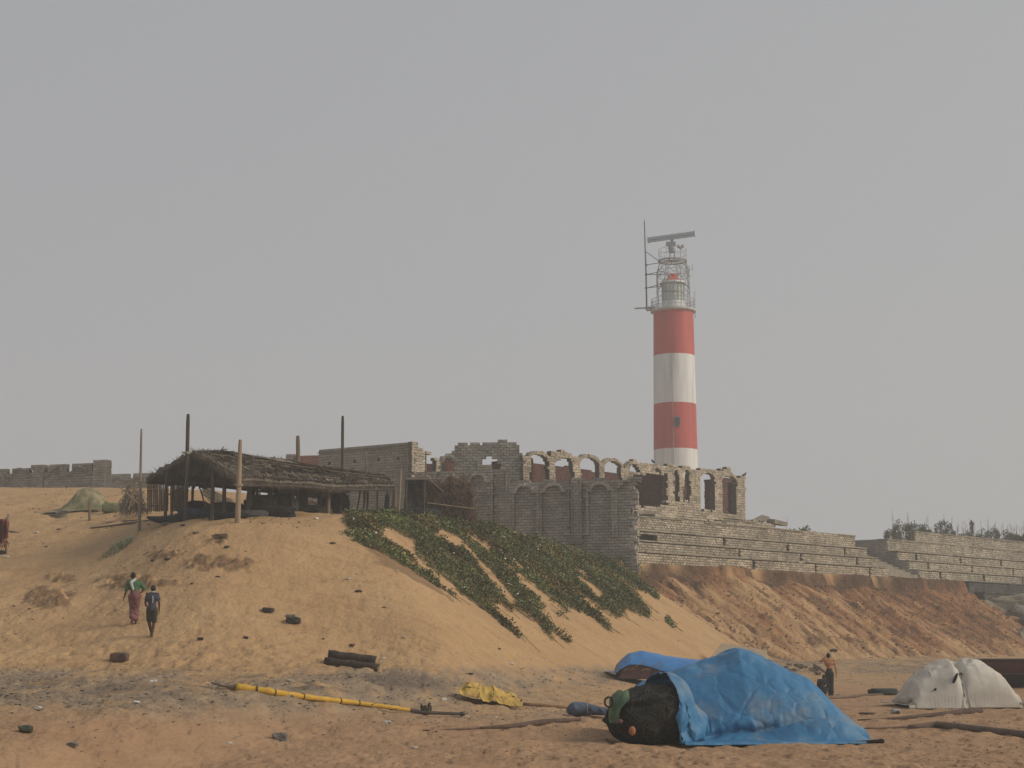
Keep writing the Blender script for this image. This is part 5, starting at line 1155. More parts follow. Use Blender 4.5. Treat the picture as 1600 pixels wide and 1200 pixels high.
def white_pile():
    d = 55.2; gf = gfun(14.9, d); xs = [pxX(p, d - 1.1) for p in (1416, 1424, 1440, 1462, 1482, 1500, 1520, 1545, 1562, 1574)]
    H1 = heap(xs, [.40, .80, 1.02, 1.26, 1.40, 1.30, 1.42, 1.28, 1.02, .40], d, 1.5, .16, 23, .42)
    def H(x, y):
        return H1(x, y) * (1 - .28 * np.exp(-((x - pxX(1483, d) - .1 * (y - d)) / .13) ** 2) * (y < d + .3))
    hf = lambda x, y: gf(x, y) + H(x, y)
    solid_heap('net_heap', H, gf, xs[0] - .1, xs[-1] + .1, d - 1.55, d + 1.55, NET, label='dark net heap showing through the slit of the off-white cloth', cat='net pile', seed=6, rough=.05)
    WC = mat('offwhite_cloth', (.53, .50, .44), (.40, .37, .32), 1.2, .9, bump=.012, bscale=22, contrast=(.4, .7))
    c = pxX(1480, d)
    P = drape([(pxX(1392, d), d - 1.55), (c + .35, d - 1.6), (c + .5, d + 1.8), (pxX(1388, d), d + 1.8)], 72, 76, hf, slack=1.03, capk=4, su=1.12, steps=80, iters=10, seed=7, wrinkle=.12, lift=.09, pin=lambda U, V: V < .01)
    t = thing('offwhite_cloth', 'off-white cloth covering the heap of nets in front of the dark red boat', 'cloth', (14.9, d, float(gf(14.9, d))))
    cloth_obj('left_sheet', P, WC, t, thick=.02)
    P = drape([(c + .06, d - 1.62), (pxX(1562, d), d - 1.5), (pxX(1566, d), d + 1.8), (c + .0, d + 1.8)], 66, 76, lambda x, y: hf(x, y) + .03, slack=1.03, su=1.09, steps=80, iters=10, seed=8, wrinkle=.10, lift=.09, pin=lambda U, V: V < .01)
    cloth_obj('right_sheet', P, WC, t, thick=.02)
    # narrow slit between the sheets where the nets show
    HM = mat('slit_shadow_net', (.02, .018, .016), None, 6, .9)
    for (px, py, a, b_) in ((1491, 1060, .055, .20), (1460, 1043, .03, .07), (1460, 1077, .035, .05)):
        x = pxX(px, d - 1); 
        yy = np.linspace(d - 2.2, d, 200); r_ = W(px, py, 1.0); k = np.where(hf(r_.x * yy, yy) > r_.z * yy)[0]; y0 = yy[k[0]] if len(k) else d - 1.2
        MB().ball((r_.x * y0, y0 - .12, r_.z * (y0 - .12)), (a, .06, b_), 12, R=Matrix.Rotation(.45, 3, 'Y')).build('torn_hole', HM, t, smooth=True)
white_pile()
def yellow_cloth():
    o = hit(768, 1100); gf = gfun(o.x, o.y); H = heap([o.x - .95, o.x - .6, o.x - .1, o.x + .4, o.x + .95], [.10, .34, .34, .24, .08], o.y, .55, .3, 43, .7)
    hf = lambda x, y: gf(x, y) + H(x, y) + .02 + .20 * np.abs(fbm(x * 4, y * 4, 45, 3))
    P = drape([(o.x - .85, o.y - .5), (o.x + .8, o.y - .62), (o.x + .78, o.y + .5), (o.x - .8, o.y + .6)], 60, 44, hf, slack=1.25, steps=70, iters=9, seed=11, wrinkle=.08)
    cloth_obj('yellow_cloth', P, mat('yellow_cloth', (.55, .38, .10), (.42, .28, .08), 3, .85), label='crumpled yellow cloth lying on the sand in the middle', cat='cloth', thick=.01)
yellow_cloth()
# ================================================================== PEOPLE
def remeshed(name, mb, m, parent, voxel=.012, smooth_it=3, noise=0.0, seed=0, **kw):
    me = bpy.data.meshes.new('tmp'); me.from_pydata(mb.v, [], mb.f); me.update(); o = bpy.data.objects.new('tmp', me); link(o)
    md = o.modifiers.new('r', 'REMESH'); md.mode = 'VOXEL'; md.voxel_size = voxel; md.use_smooth_shade = True
    if smooth_it: s = o.modifiers.new('s', 'SMOOTH'); s.factor = .5; s.iterations = smooth_it
    dg = bpy.context.evaluated_depsgraph_get(); ev = o.evaluated_get(dg); m2 = ev.to_mesh(); nV = len(m2.vertices)
    V = np.zeros(nV * 3, np.float32); m2.vertices.foreach_get('co', V); V = V.reshape(-1, 3).astype(float); Fc = [tuple(p.vertices) for p in m2.polygons]; ev.to_mesh_clear()
    bpy.data.objects.remove(o); bpy.data.meshes.remove(me)
    if noise: V[:, :2] += (noise * fbm(V[:, 2] * 9 + V[:, 0] * 12, V[:, 1] * 12 + V[:, 2] * 3, seed, 3))[:, None]
    return mesh_from(name, V, Fc, m, parent, smooth=True, **kw)
def person(label, base, yaw, pose, mats, scale=1.0, garments=None, face=0.0, vox=.011):
    """pose: joint positions in metres, local x right, y facing, z up"""
    R = Matrix.Rotation(yaw, 3, 'Z'); B = Vector(base); X = lambda p: B + R @ (Vector(p) * scale); J = {k: X(v) for k, v in pose.items() if not isinstance(v, str)}; k = scale
    t = thing('person', label, 'person', base); b = MB()
    c = lambda a, d, ra, rb: b.capsule(J[a], J[d], ra * k, rb * k)
    c('pel', 'wai', .125, .108); c('wai', 'che', .112, .128); b.capsule(J['che'] + R @ Vector((-.07, 0, .02)) * k, J['che'] + R @ Vector((.07, 0, .02)) * k, .115 * k, .115 * k)
    b.capsule(J['shL'], J['shR'], .062 * k, .062 * k); c('che', 'nek', .075, .058); b.capsule(J['nek'], J['hed'], .054 * k, .054 * k)
    hd = J['hed']; b.ball(hd + Vector((0, 0, .01)) * k, (.076 * k, .092 * k, .108 * k), 16, R=R); b.ball(hd + R @ Vector((0, .025, -.055)) * k, (.055 * k, .062 * k, .06 * k), 12, R=R)
    b.ball(hd + R @ Vector((0, .098, -.012)) * k, (.014 * k, .02 * k, .022 * k), 8); b.ball(hd + R @ Vector((0, .088, -.052)) * k, (.024 * k, .012 * k, .009 * k), 8)
    for s in (-1, 1): b.ball(hd + R @ Vector((s * .078, .0, -.005)) * k, (.013 * k, .018 * k, .03 * k), 8)
    for s, S in ((-1, 'L'), (1, 'R')):
        c('hi' + S, 'kn' + S, .088, .058); c('kn' + S, 'an' + S, .058, .036); an = J['an' + S]; tt = J.get('to' + S, an + R @ Vector((0, .15, -.05)) * k)
        b.capsule(an + R @ Vector((0, -.03, -.03)) * k, tt, .034 * k, .028 * k); b.capsule(an.lerp(tt, .6) + R @ Vector((-.012, 0, 0)) * k, tt + R @ Vector((.012, .01, 0)) * k, .03 * k, .022 * k)
        b.capsule(J['kn' + S].lerp(an, .22) - R @ Vector((0, .015, 0)) * k, J['kn' + S].lerp(an, .5), .052 * k, .038 * k)
        c('sh' + S, 'el' + S, .048, .038); c('el' + S, 'wr' + S, .037, .026)
        # hand: palm, four bent fingers, thumb off the side
        w_ = J['wr' + S]; hdir = (J['ha' + S] - w_).normalized() if 'ha' + S in J else (w_ - J['el' + S]).normalized()
        side = hdir.cross(R @ Vector((s, 0.0, 0.0))); side = (R @ Vector((0, 1, 0)) - hdir * hdir.dot(R @ Vector((0, 1, 0))))
        if side.length < .2: side = hdir.orthogonal()
        side.normalize(); pn = hdir.cross(side).normalized() * s
        pe = w_ + hdir * .085 * k
        for q in (-.6, 0, .6): b.capsule(w_ + hdir * .01 * k + side * q * .03 * k, pe + side * q * .042 * k, .017 * k, .016 * k, 8)
        for i, ln in enumerate((.068, .08, .074, .056)):
            o = pe + side * (.033 - i * .022) * k; m1_ = o + (hdir * .9 - pn * .25) * ln * .5 * k; m2_ = m1_ + (hdir * .6 - pn * .75) * ln * .5 * k
            b.capsule(o, m1_, .0095 * k, .009 * k, 6); b.capsule(m1_, m2_, .009 * k, .008 * k, 6)
        o = w_ + hdir * .025 * k + side * .03 * k; m1_ = o + (side * .75 + hdir * .6 - pn * .2) * .04 * k; b.capsule(o, m1_, .013 * k, .011 * k, 6); b.capsule(m1_, m1_ + (hdir * .9 + side * .2 - pn * .3) * .03 * k, .011 * k, .009 * k, 6)
    remeshed('body', b, mats['skin'], t, vox * k)
    hb = MB(); hb.ball(hd + R @ Vector((0, -.012, .026)) * k, (.084 * k, .098 * k, .102 * k), 16, R=R)
    hb2 = remeshed('hair', hb, mats['hair'], t, .012 * k, 1, noise=.004); 
    # trim the hair back from the face
    me = hb2.data; bm = bmesh.new(); bm.from_mesh(me); Ri = R.transposed(); hl = hd - wloc(hb2)
    dl = [v for v in bm.verts if (Ri @ (v.co - hl)).y > .035 * k and (Ri @ (v.co - hl)).z < .05 * k or (v.co - hl).z < -.055 * k]; bmesh.ops.delete(bm, geom=dl, context='VERTS'); bm.to_mesh(me); bm.free()
    for g in (garments or []): g(t, J, R, k, X)
    return t
HAIR = mat('black_hair', (.012, .010, .009), None, 10, .7)
SKIN_D = mat('dark_brown_skin', (.085, .042, .027), (.065, .032, .021), 4, .6); SKIN_T = mat('tan_skin', (.42, .20, .09), (.34, .155, .07), 4, .5)
def plaid(name, c1, c2, c3, s=22):
    m = mat(name, c1, c2, 6, .9); t = m.node_tree; b = t.nodes['Principled BSDF']; src = b.inputs['Base Color'].links[0].from_socket; co = t.nodes.new('ShaderNodeTexCoord')
    for bd in ('Z', 'X'):
        w_ = t.nodes.new('ShaderNodeTexWave'); w_.bands_direction = bd; w_.inputs['Scale'].default_value = s / 3.0; w_.inputs['Distortion'].default_value = 1.0; t.links.new(co.outputs['Object'], w_.inputs[0])
        mr = t.nodes.new('ShaderNodeMapRange'); mr.inputs[1].default_value = .6; mr.inputs[2].default_value = .75; mr.inputs[4].default_value = .7; t.links.new(w_.outputs['Fac'], mr.inputs[0])
        x = t.nodes.new('ShaderNodeMix'); x.data_type = 'RGBA'; t.links.new(mr.outputs[0], x.inputs[0]); t.links.new(src, x.inputs[6]); x.inputs[7].default_value = (*c3, 1); src = x.outputs[2]
    t.links.new(src, b.inputs['Base Color']); return m
def shirt(m, name='shirt', sleeve=.55, extra=.018, low=0.0):
    def g(t, J, R, k, X):
        b = MB(); e = extra * k; p = J['pel'].lerp(J['wai'], .8 - low)
        b.capsule(p, J['wai'], .125 * k + e, .118 * k + e); b.capsule(J['wai'], J['che'], .116 * k + e, .132 * k + e); q = R @ Vector((.075, 0, .02)) * k
        b.capsule(J['che'] - q, J['che'] + q, .118 * k + e, .118 * k + e); b.capsule(J['shL'], J['shR'], .058 * k + e * .6, .058 * k + e * .6); b.capsule(J['che'], J['nek'] - Vector((0, 0, .03)) * k, .08 * k + e, .058 * k + e)
        for S in 'LR': 
            b.capsule(J['sh' + S], J['sh' + S].lerp(J['el' + S], min(1, sleeve)), .050 * k + e * .5, .050 * k + e)
            if sleeve > 1: b.capsule(J['el' + S], J['el' + S].lerp(J['wr' + S], sleeve - 1), .052 * k + e, .045 * k + e)
        remeshed(name, b, m, t, .014 * k, 3, noise=.010, seed=3)
    return g
def skirt(m, name, frac, r0=.15, r1=.17):
    def g(t, J, R, k, X):      # wrap worn round both legs down to frac of the leg
        b = MB(); hip = (J['hiL'] + J['hiR']) / 2; e = .02 * k; b.capsule(J['wai'].lerp(hip, .2), hip, .125 * k + e, .135 * k + e)
        for f0 in np.linspace(0, 1, 6):
            o = []
            for S in 'LR':
                q = [J['hi' + S], J['kn' + S], J['an' + S]]; x = f0 * frac * 2; p = q[0].lerp(q[1], min(1, x)) if x <= 1 else q[1].lerp(q[2], min(1, x - 1)); o.append(p)
            b.capsule(o[0], o[1], (.105 - .025 * f0) * k + e, (.105 - .025 * f0) * k + e)
            g.last = o
        for S in 'LR':
            b.capsule(J['hi' + S], J['kn' + S], .10 * k + e, .075 * k + e)
            if frac > .5: b.capsule(J['kn' + S], J['kn' + S].lerp(J['an' + S], (frac - .5) * 2), .075 * k + e, .058 * k + e)
        remeshed(name, b, m, t, .016 * k, 4, noise=.016, seed=8)
    return g
def trousers(m, name='trousers', frac=1.0):
    def g(t, J, R, k, X):
        b = MB(); b.capsule(J['pel'], J['pel'].lerp(J['wai'], .45), .138 * k, .132 * k)
        for S in 'LR':
            if frac <= .5: b.capsule(J['hi' + S], J['hi' + S].lerp(J['kn' + S], frac * 2), .108 * k, .092 * k)
            else: b.capsule(J['hi' + S], J['kn' + S], .104 * k, .078 * k); b.capsule(J['kn' + S], J['kn' + S].lerp(J['an' + S], (frac - .5) * 2), .076 * k, .06 * k)
        remeshed(name, b, m, t, .013 * k, 3, noise=.009, seed=5)
    return g
def towel(m):
    def g(t, J, R, k, X):
        b = MB(); q = lambda *v: R @ Vector(v) * k; a = J['nek']; b.capsule(a + q(.03, -.05, .0), J['shL'] + q(.07, -.11, -.04), .05 * k, .05 * k); b.capsule(J['shL'] + q(.07, -.11, -.04), J['che'] + q(-.02, -.155, -.14), .05 * k, .038 * k); b.capsule(a + q(-.05, 0, .0), a + q(-.06, .10, -.1), .04 * k, .04 * k)
        remeshed('towel', b, m, t, .014 * k, 2, noise=.008)
    return g
def patch(name, m, pts, rr):
    def g(t, J, R, k, X):
        b = MB(); P = [X(p) for p in pts]
        for a, c in zip(P[:-1], P[1:]): b.capsule(a, c, rr * k, rr * k)
        remeshed(name, b, m, t, .009 * k, 1)
    return g
def people():
    # 1: climbing the dune, head bent left, green shirt
    o = hit(209, 976, 40); s = 1.64 / 1.66
    pose = dict(pel=(0, 0, .92), wai=(-.0, .03, 1.06), che=(-.03, .07, 1.24), nek=(-.045, .10, 1.42), hed=(-.075, .13, 1.545), shL=(-.20, .07, 1.37), shR=(.15, .09, 1.34),
                hiL=(-.09, 0, .88), hiR=(.09, 0, .88), knL=(-.05, .16, .50), anL=(-.06, -.06, .14), toL=(-.07, .06, .05), knR=(.05, .10, .47), anR=(.06, .02, .07), toR=(.07, .17, .025),
                elL=(-.26, .02, 1.10), wrL=(-.33, .05, .87), haL=(-.36, .07, .78), elR=(.28, -.02, 1.12), wrR=(.20, .14, 1.02), haR=(.14, .22, 1.0))
    person('man in a green shirt with white towel and pink checked wrap climbing the sand', (o.x, o.y, o.z), math.radians(12), pose, dict(skin=SKIN_D, hair=HAIR), s,
           [shirt(mat('green_shirt', (.055, .13, .062), (.04, .10, .048), 5, .9), sleeve=.95, extra=.018, low=.6), skirt(plaid('pink_checked_wrap', (.27, .115, .105), (.2, .085, .08), (.12, .05, .06)), 'wrap', .86), towel(mat('white_towel', (.5, .5, .5), (.38, .38, .38), 5, .9))])
    q = o + Vector((-.28, 0, .62)); 
    # 2: behind him, dark jersey and olive shorts
    o = hit(236, 996, 38); s = 1.56 / 1.66
    pose = dict(pel=(0, 0, .92), wai=(0, .02, 1.06), che=(0, .03, 1.24), nek=(.0, .05, 1.42), hed=(.01, .07, 1.54), shL=(-.155, .03, 1.36), shR=(.155, .03, 1.36),
                hiL=(-.085, 0, .88), hiR=(.085, 0, .88), knL=(-.09, .10, .49), anL=(-.01, .10, .12), toL=(-.01, .24, .09), knR=(.07, .04, .47), anR=(.03, -.02, .08), toR=(.03, .13, .03),
                elL=(-.22, .0, 1.11), wrL=(-.20, .16, .98), haL=(-.17, .25, .98), elR=(.225, -.03, 1.10), wrR=(.225, .04, .86), haR=(.22, .07, .78))
    JM = plaid('navy_patterned_shirt', (.020, .026, .052), (.030, .034, .056), (.065, .07, .10), 30)
    person('boy in a dark blue patterned shirt and olive shorts seen from behind on the sand', (o.x, o.y, o.z), math.radians(6), pose, dict(skin=SKIN_D, hair=HAIR), s,
           [shirt(JM, sleeve=.6, extra=.014, low=.8), trousers(mat('olive_shorts', (.040, .042, .026), (.03, .03, .02), 5, .9), 'shorts', .42), patch('white_stripe', mat('white_print', (.5, .5, .5), None, 5, .9), [(.03, -.145, 1.30), (.035, -.15, 1.18), (.02, -.14, 1.10)], .017),
            patch('white_collar', mat('white_collar', (.42, .43, .46), None, 5, .9), [(-.07, .0, 1.45), (0, -.045, 1.44), (.07, .0, 1.45)], .022)])
    # 3: bare-backed man, hand to his head
    o = hit(1297, 1088, 50, 90); s = 1.66 / 1.66
    pose = dict(pel=(0, 0, .92), wai=(.0, .0, 1.06), che=(.0, .02, 1.25), nek=(-.0, .05, 1.42), hed=(-.015, .07, 1.545), shL=(-.18, .03, 1.385), shR=(.18, .02, 1.37),
                hiL=(-.08, 0, .88), hiR=(.08, 0, .88), knL=(-.05, .04, .48), anL=(.0, .06, .09), toL=(-.02, .2, .03), knR=(.08, .02, .47), anR=(.09, -.02, .08), toR=(.12, .13, .03),
                elL=(-.35, .16, 1.33), wrL=(-.14, .20, 1.49), haL=(-.08, .17, 1.53), elR=(.25, -.03, 1.10), wrR=(.27, .03, .85), haR=(.27, .05, .76))
    person('bare-backed man in dark trousers raising a hand to his head', (o.x, o.y, o.z), math.radians(-6), pose, dict(skin=SKIN_T, hair=HAIR), s, [trousers(mat('charcoal_trousers', (.022, .027, .03), (.03, .034, .036), 5, .85)), patch('waistband', mat('maroon_band', (.10, .02, .018), None, 5, .85), [(-.09, -.06, 1.05), (0, -.10, 1.05), (.09, -.06, 1.05)], .03)])
    # 4: child crouching beside him
    o2 = hit(1284, 1089, 50, 90); s = .84
    pose = dict(pel=(0, -.05, .28), wai=(0, -.03, .42), che=(0, .05, .62), nek=(.03, .12, .79), hed=(.06, .18, .89), shL=(-.17, .08, .74), shR=(.17, .08, .74),
                hiL=(-.10, -.02, .24), hiR=(.10, -.02, .24), knL=(-.16, .34, .42), anL=(-.14, .12, .09), toL=(-.15, .26, .03), knR=(.16, .34, .42), anR=(.14, .12, .09), toR=(.15, .26, .03),
                elL=(-.24, .22, .52), wrL=(-.10, .38, .40), haL=(-.05, .46, .36), elR=(.24, .22, .52), wrR=(.10, .38, .36), haR=(.06, .46, .30))
    person('child in a dark navy shirt crouching by the bare-backed man', (o2.x - .0, o2.y - .1, o2.z), math.radians(-25), pose, dict(skin=SKIN_D, hair=HAIR), s, [shirt(mat('dark_navy_shirt', (.016, .018, .026), (.024, .026, .034), 5, .9), sleeve=1.4), trousers(mat('black_shorts', (.015, .015, .018), None, 5, .9), 'shorts', .48)])
    # 5: tiny figure on the skyline
    c = W(1518, 812, 188.5); z = c.z - 1.68; s = 1.0
    pose = dict(pel=(0, 0, .92), wai=(0, 0, 1.06), che=(0, .02, 1.25), nek=(0, .03, 1.42), hed=(0, .04, 1.54), shL=(-.18, .02, 1.37), shR=(.18, .02, 1.37), hiL=(-.09, 0, .88), hiR=(.09, 0, .88), knL=(-.11, .03, .48), anL=(-.12, 0, .08), knR=(.10, .03, .48), anR=(.12, 0, .08),
                elL=(-.27, .02, 1.12), wrL=(-.2, .15, .98), elR=(.27, .02, 1.12), wrR=(.2, .15, .98))
    DK = mat('dark_blue_clothes', (.03, .033, .045), None, 5, .9)
    person('tiny dark-clothed person standing on the skyline among the scrub', (c.x, 188.5, z), .3, pose, dict(skin=SKIN_D, hair=HAIR), s, [shirt(DK, sleeve=.9), trousers(DK)], vox=.016)
    return z
zfar = people()

# ================================================================== THINGS ON THE SAND
def rock(name, px, py, size, seed, m, label=None, cat='stone', group=None, d=None, dz=0.0, rot=0.0, rough=.22, parent=None, c=None):
    o = (hit(px, py, 24) if d is None else Vector((*W(px, py, d)[:2], W(px, py, d).z))) if c is None else Vector(c)
    r = np.random.RandomState(seed); nlat, nlon = 14, 20; vs = []; fs = []
    off = r.uniform(0, 50, 2); cz, sz = math.cos(rot), math.sin(rot)
    for i in range(nlat + 1):
        ph = math.pi * i / nlat
        for k in range(nlon):
            th = 2 * math.pi * k / nlon; v = np.array((math.sin(ph) * math.cos(th), math.sin(ph) * math.sin(th), math.cos(ph)))
            f = 1 + rough * 2 * float(fbm(np.array([v[0] * 1.2 + off[0] + v[2]]), np.array([v[1] * 1.2 + off[1] - v[2]]), seed, 3)[0]); v = np.sign(v) * np.abs(v) ** (.36 if rough < .1 else .58) * f
            x, y, z = v[0] * size[0] / 2, v[1] * size[1] / 2, v[2] * size[2] / 2; vs.append((o.x + x * cz - y * sz, o.y + x * sz + y * cz, o.z + z + size[2] * .38 + dz))
    for i in range(nlat):
        for k in range(nlon): fs.append((i * nlon + k, (i + 1) * nlon + k, (i + 1) * nlon + (k + 1) % nlon, i * nlon + (k + 1) % nlon))
    return MB().add(vs, fs).build(name, m, parent, label=label, cat=cat, group=group)
STONE_B = mat('brown_stone', (.15, .10, .07), (.09, .062, .045), 3, .9, bump=.02, bscale=12); STONE_G = mat('grey_stone', (.20, .18, .155), (.11, .10, .09), 2, .9, bump=.03, bscale=8)
STONE_K = mat('dark_stone_b', (.055, .045, .038), (.035, .03, .026), 3, .9, bump=.02, bscale=12)
def logs():
    a, b = hit(508, 1037, 30), hit(591, 1049, 30); up = Vector((0, 0, .10)); BK = mat('dark_bark', (.065, .045, .034), (.04, .03, .024), 5, .9, bump=.03, bscale=14, stretch=(1, 1, 1)); CUT = mat('cut_wood_end', (.24, .16, .10), None, 6, .8)
    def log(a, b, r0, label):
        t = thing('log', label, 'log', a); n = 8; pts = [a.lerp(b, i / n) + Vector((0, 0, .012 * math.sin(i * 2.1))) for i in range(n + 1)]; MB().tube(pts, [r0 * (1 + .04 * math.sin(i * 1.7)) for i in range(n + 1)], 14).build('trunk', BK, t, smooth=True)
        dv = (b - a).normalized(); MB().tube([b - dv * .002, b + dv * .006], r0 * .9, 14).build('cut_end', CUT, t)
    log(a + up * .7, b + up * .9, .115, 'lower of two dark logs lying on the grey sand')
    a2, b2 = hit(512, 1036, 30), hit(586, 1045, 30); log(a2 + Vector((0, .16, .22)), b2 + Vector((0, .16, .22)), .13, 'upper thicker dark log resting behind and above the other')
logs()
def yellow_pole():
    t_pts = [(330, 1073), (346, 1077), (368, 1079), (420, 1086), (480, 1095), (560, 1104), (640, 1114), (662, 1118), (722, 1121)]
    P = [hit(*q) + Vector((0, 0, .07)) for q in t_pts]; t = thing('wrapped_pole', 'long pole wrapped in yellow cloth tied with cord, lying on the sand', 'wrapped pole', P[4])
    YW = mat('yellow_wrap', (.56, .34, .045), (.46, .27, .035), 3, .7, bump=.012, bscale=12)
    MB().tube(P[0:3], [.018, .03, .055], 8).build('pole_tip', WOOD_M, t); MB().tube(P[6:], [.05, .045, .035], 8).build('pole_butt', WOOD_D, t)
    fine = []; rr = []
    for i in range(2, 7):
        for f in np.linspace(0, 1, 9)[:-1]: 
            fine.append(P[i].lerp(P[i + 1], f) if i < 6 else P[i]); q = (i - 2 + f) / 4; rr.append((.088 - .040 * q) * (1 + .12 * math.sin(len(fine) * 2.3) + .08 * math.sin(len(fine) * .9)))
        if i == 6: break
    fine = fine[:33]; rr = rr[:33]; MB().tube(fine, rr, 12).build('yellow_wrap', YW, t, smooth=True)
    for q in (.30, .48, .66, .76, .18):
        i = int(q * 32); p = fine[i]; dv = (fine[min(32, i + 1)] - fine[i - 1]).normalized(); MB().tube([p - dv * .02, p + dv * .02], rr[i] * 1.1, 12).build('cord', WOOD_D, t)
    for (i0, i1) in ((14, 19), (26, 30)):
        pts = []
        for k in range(18):
            f = k / 17; j = i0 + (i1 - i0) * f; p = fine[int(j)].lerp(fine[min(32, int(j) + 1)], j % 1); a = f * 6.28; pts.append(p + Vector((0, -math.cos(a), math.sin(a))) * rr[int(j)] * 1.08)
        MB().tube(pts, .012, 5).build('cord', WOOD_D, t)
    g = MB(); r = random.Random(3); c = hit(664, 1117) + Vector((0, 0, .1))
    for k in range(16): g.tube([c + Vector((r.uniform(-.15, .15), 0, -.1)), c + Vector((r.uniform(-.12, .16), r.uniform(-.05, .05), r.uniform(.02, .2)))], .016, 4)
    g.build('frayed_knot', WOOD_D, t); MB().ball(P[8], (.08, .06, .06), 8).build('end_knot', mat('blue_grey_knot', (.06, .065, .07), None, 5, .8), t)
yellow_pole()
def lying(name, pts, rad, m, label, cat='pole', lift=.6):
    P = [hit(*q) for q in pts]; P = [p + Vector((0, 0, rad[i] * lift)) for i, p in enumerate(P)]; full = []; R_ = []
    for i in range(len(P) - 1):
        for f in (0, .34, .67): full.append(P[i].lerp(P[i + 1], f)); R_.append(rad[i] + (rad[i + 1] - rad[i]) * f)
    full.append(P[-1]); R_.append(rad[-1]); return MB().tube(full, R_, 10).build(name, m, label=label, cat=cat, smooth=True)
GW = mat('grey_driftwood', (.17, .125, .09), (.11, .08, .06), 3, .9, bump=.01, bscale=16)
lying('wooden_spar', [(750, 1139), (800, 1137), (850, 1132), (907, 1126)], [.03, .055, .075, .04], mat('reddish_spar', (.11, .07, .05), (.07, .045, .035), 3, .9), 'dark tapering spar half buried in the sand left of the net pile', 'spar')
lying('wooden_spar', [(660, 1142), (700, 1141), (748, 1139)], [.015, .02, .025], mat('dull_rope', (.15, .10, .075), None, 3, .9), 'thin rope-like stick running left from the dark tapering spar', 'stick')
lying('wooden_spar', [(818, 1102), (850, 1104), (885, 1107)], [.05, .045, .04], mat('brown_spar', (.20, .115, .065), (.15, .09, .05), 3, .9), 'short brown spar between the yellow cloth and the blue sack', 'spar')
lying('wooden_spar', [(1420, 1139), (1465, 1137), (1530, 1144), (1600, 1153), (1660, 1160)], [.06, .10, .10, .105, .11], GW, 'thick grey spar running out of the right edge of the picture', 'spar')
lying('wooden_spar', [(1350, 1139), (1400, 1138), (1466, 1137)], [.02, .03, .05], GW, 'thin pale pole meeting the tip of the thick grey spar', 'pole')
lying('wooden_spar', [(1340, 1126), (1400, 1124), (1460, 1119), (1500, 1116), (1533, 1113)], [.02, .04, .06, .09, .075], mat('dark_spar', (.095, .062, .045), (.06, .04, .03), 3, .9), 'dark tapering spar lying between the white heap and the grey spar', 'spar')
lying('wooden_spar', [(1505, 1108), (1550, 1105), (1600, 1103), (1650, 1101)], [.05, .07, .08, .08], GW, 'grey pole lying just in front of the off-white heap', 'pole')
lying('wooden_spar', [(1296, 1092), (1340, 1089), (1380, 1086), (1418, 1084)], [.03, .05, .05, .045], GW, 'long thin pole lying between the bare-backed man and the white heap', 'pole')
lying('wooden_spar', [(141, 826), (170, 823), (200, 819), (245, 813)], [.03, .04, .045, .04], WOOD_D, 'long dark pole lying on the sand below the left hut posts', 'pole')
lying('wooden_spar', [(165, 817), (195, 815), (218, 813)], [.02, .03, .03], WOOD_D, 'thin dark stick lying above the long dark pole', 'stick')
lying('wooden_spar', [(14, 831), (22, 832), (29, 833)], [.04, .04, .03], WOOD_M, 'short stick lying by the pale post at the left edge', 'stick')
def sack(name, px, py, d, size, m, label, cat, seed, rot=0, neck=None):
    t = rock(name, px, py, size, seed, m, label, cat, rot=rot, rough=.12, c=None if d is None else (pxX(px, d), d, gz(pxX(px, d), d) - .03)); 
    for p in t.data.polygons: p.use_smooth = True
    return t
BS_ = mat('dull_blue_sack', (.085, .115, .165), (.06, .08, .12), 3, .7, bump=.02, bscale=9)
def blue_sack():
    o = hit(905, 1119, 30); t = thing('blue_sack', 'dull blue sack lying on its side beside the black net pile', 'sack', o)
    b = MB(); b.capsule(o + Vector((-.12, 0, .18)), o + Vector((.18, 0, .19)), .19, .165, 20); b.capsule(o + Vector((.2, 0, .17)), o + Vector((.75, -.1, .11)), .155, .10, 20); b.capsule(o + Vector((-.20, .05, .14)), o + Vector((-.1, .1, .14)), .14, .15, 16)
    remeshed('bag', b, BS_, t, .02, 4, noise=.03, seed=4); MB().tube([o + Vector((.20, 0, .175)), o + Vector((.23, 0, .175))], .175, 16).build('tie', mat('pale_tie', (.22, .24, .26), None, 4, .8), t)
blue_sack()
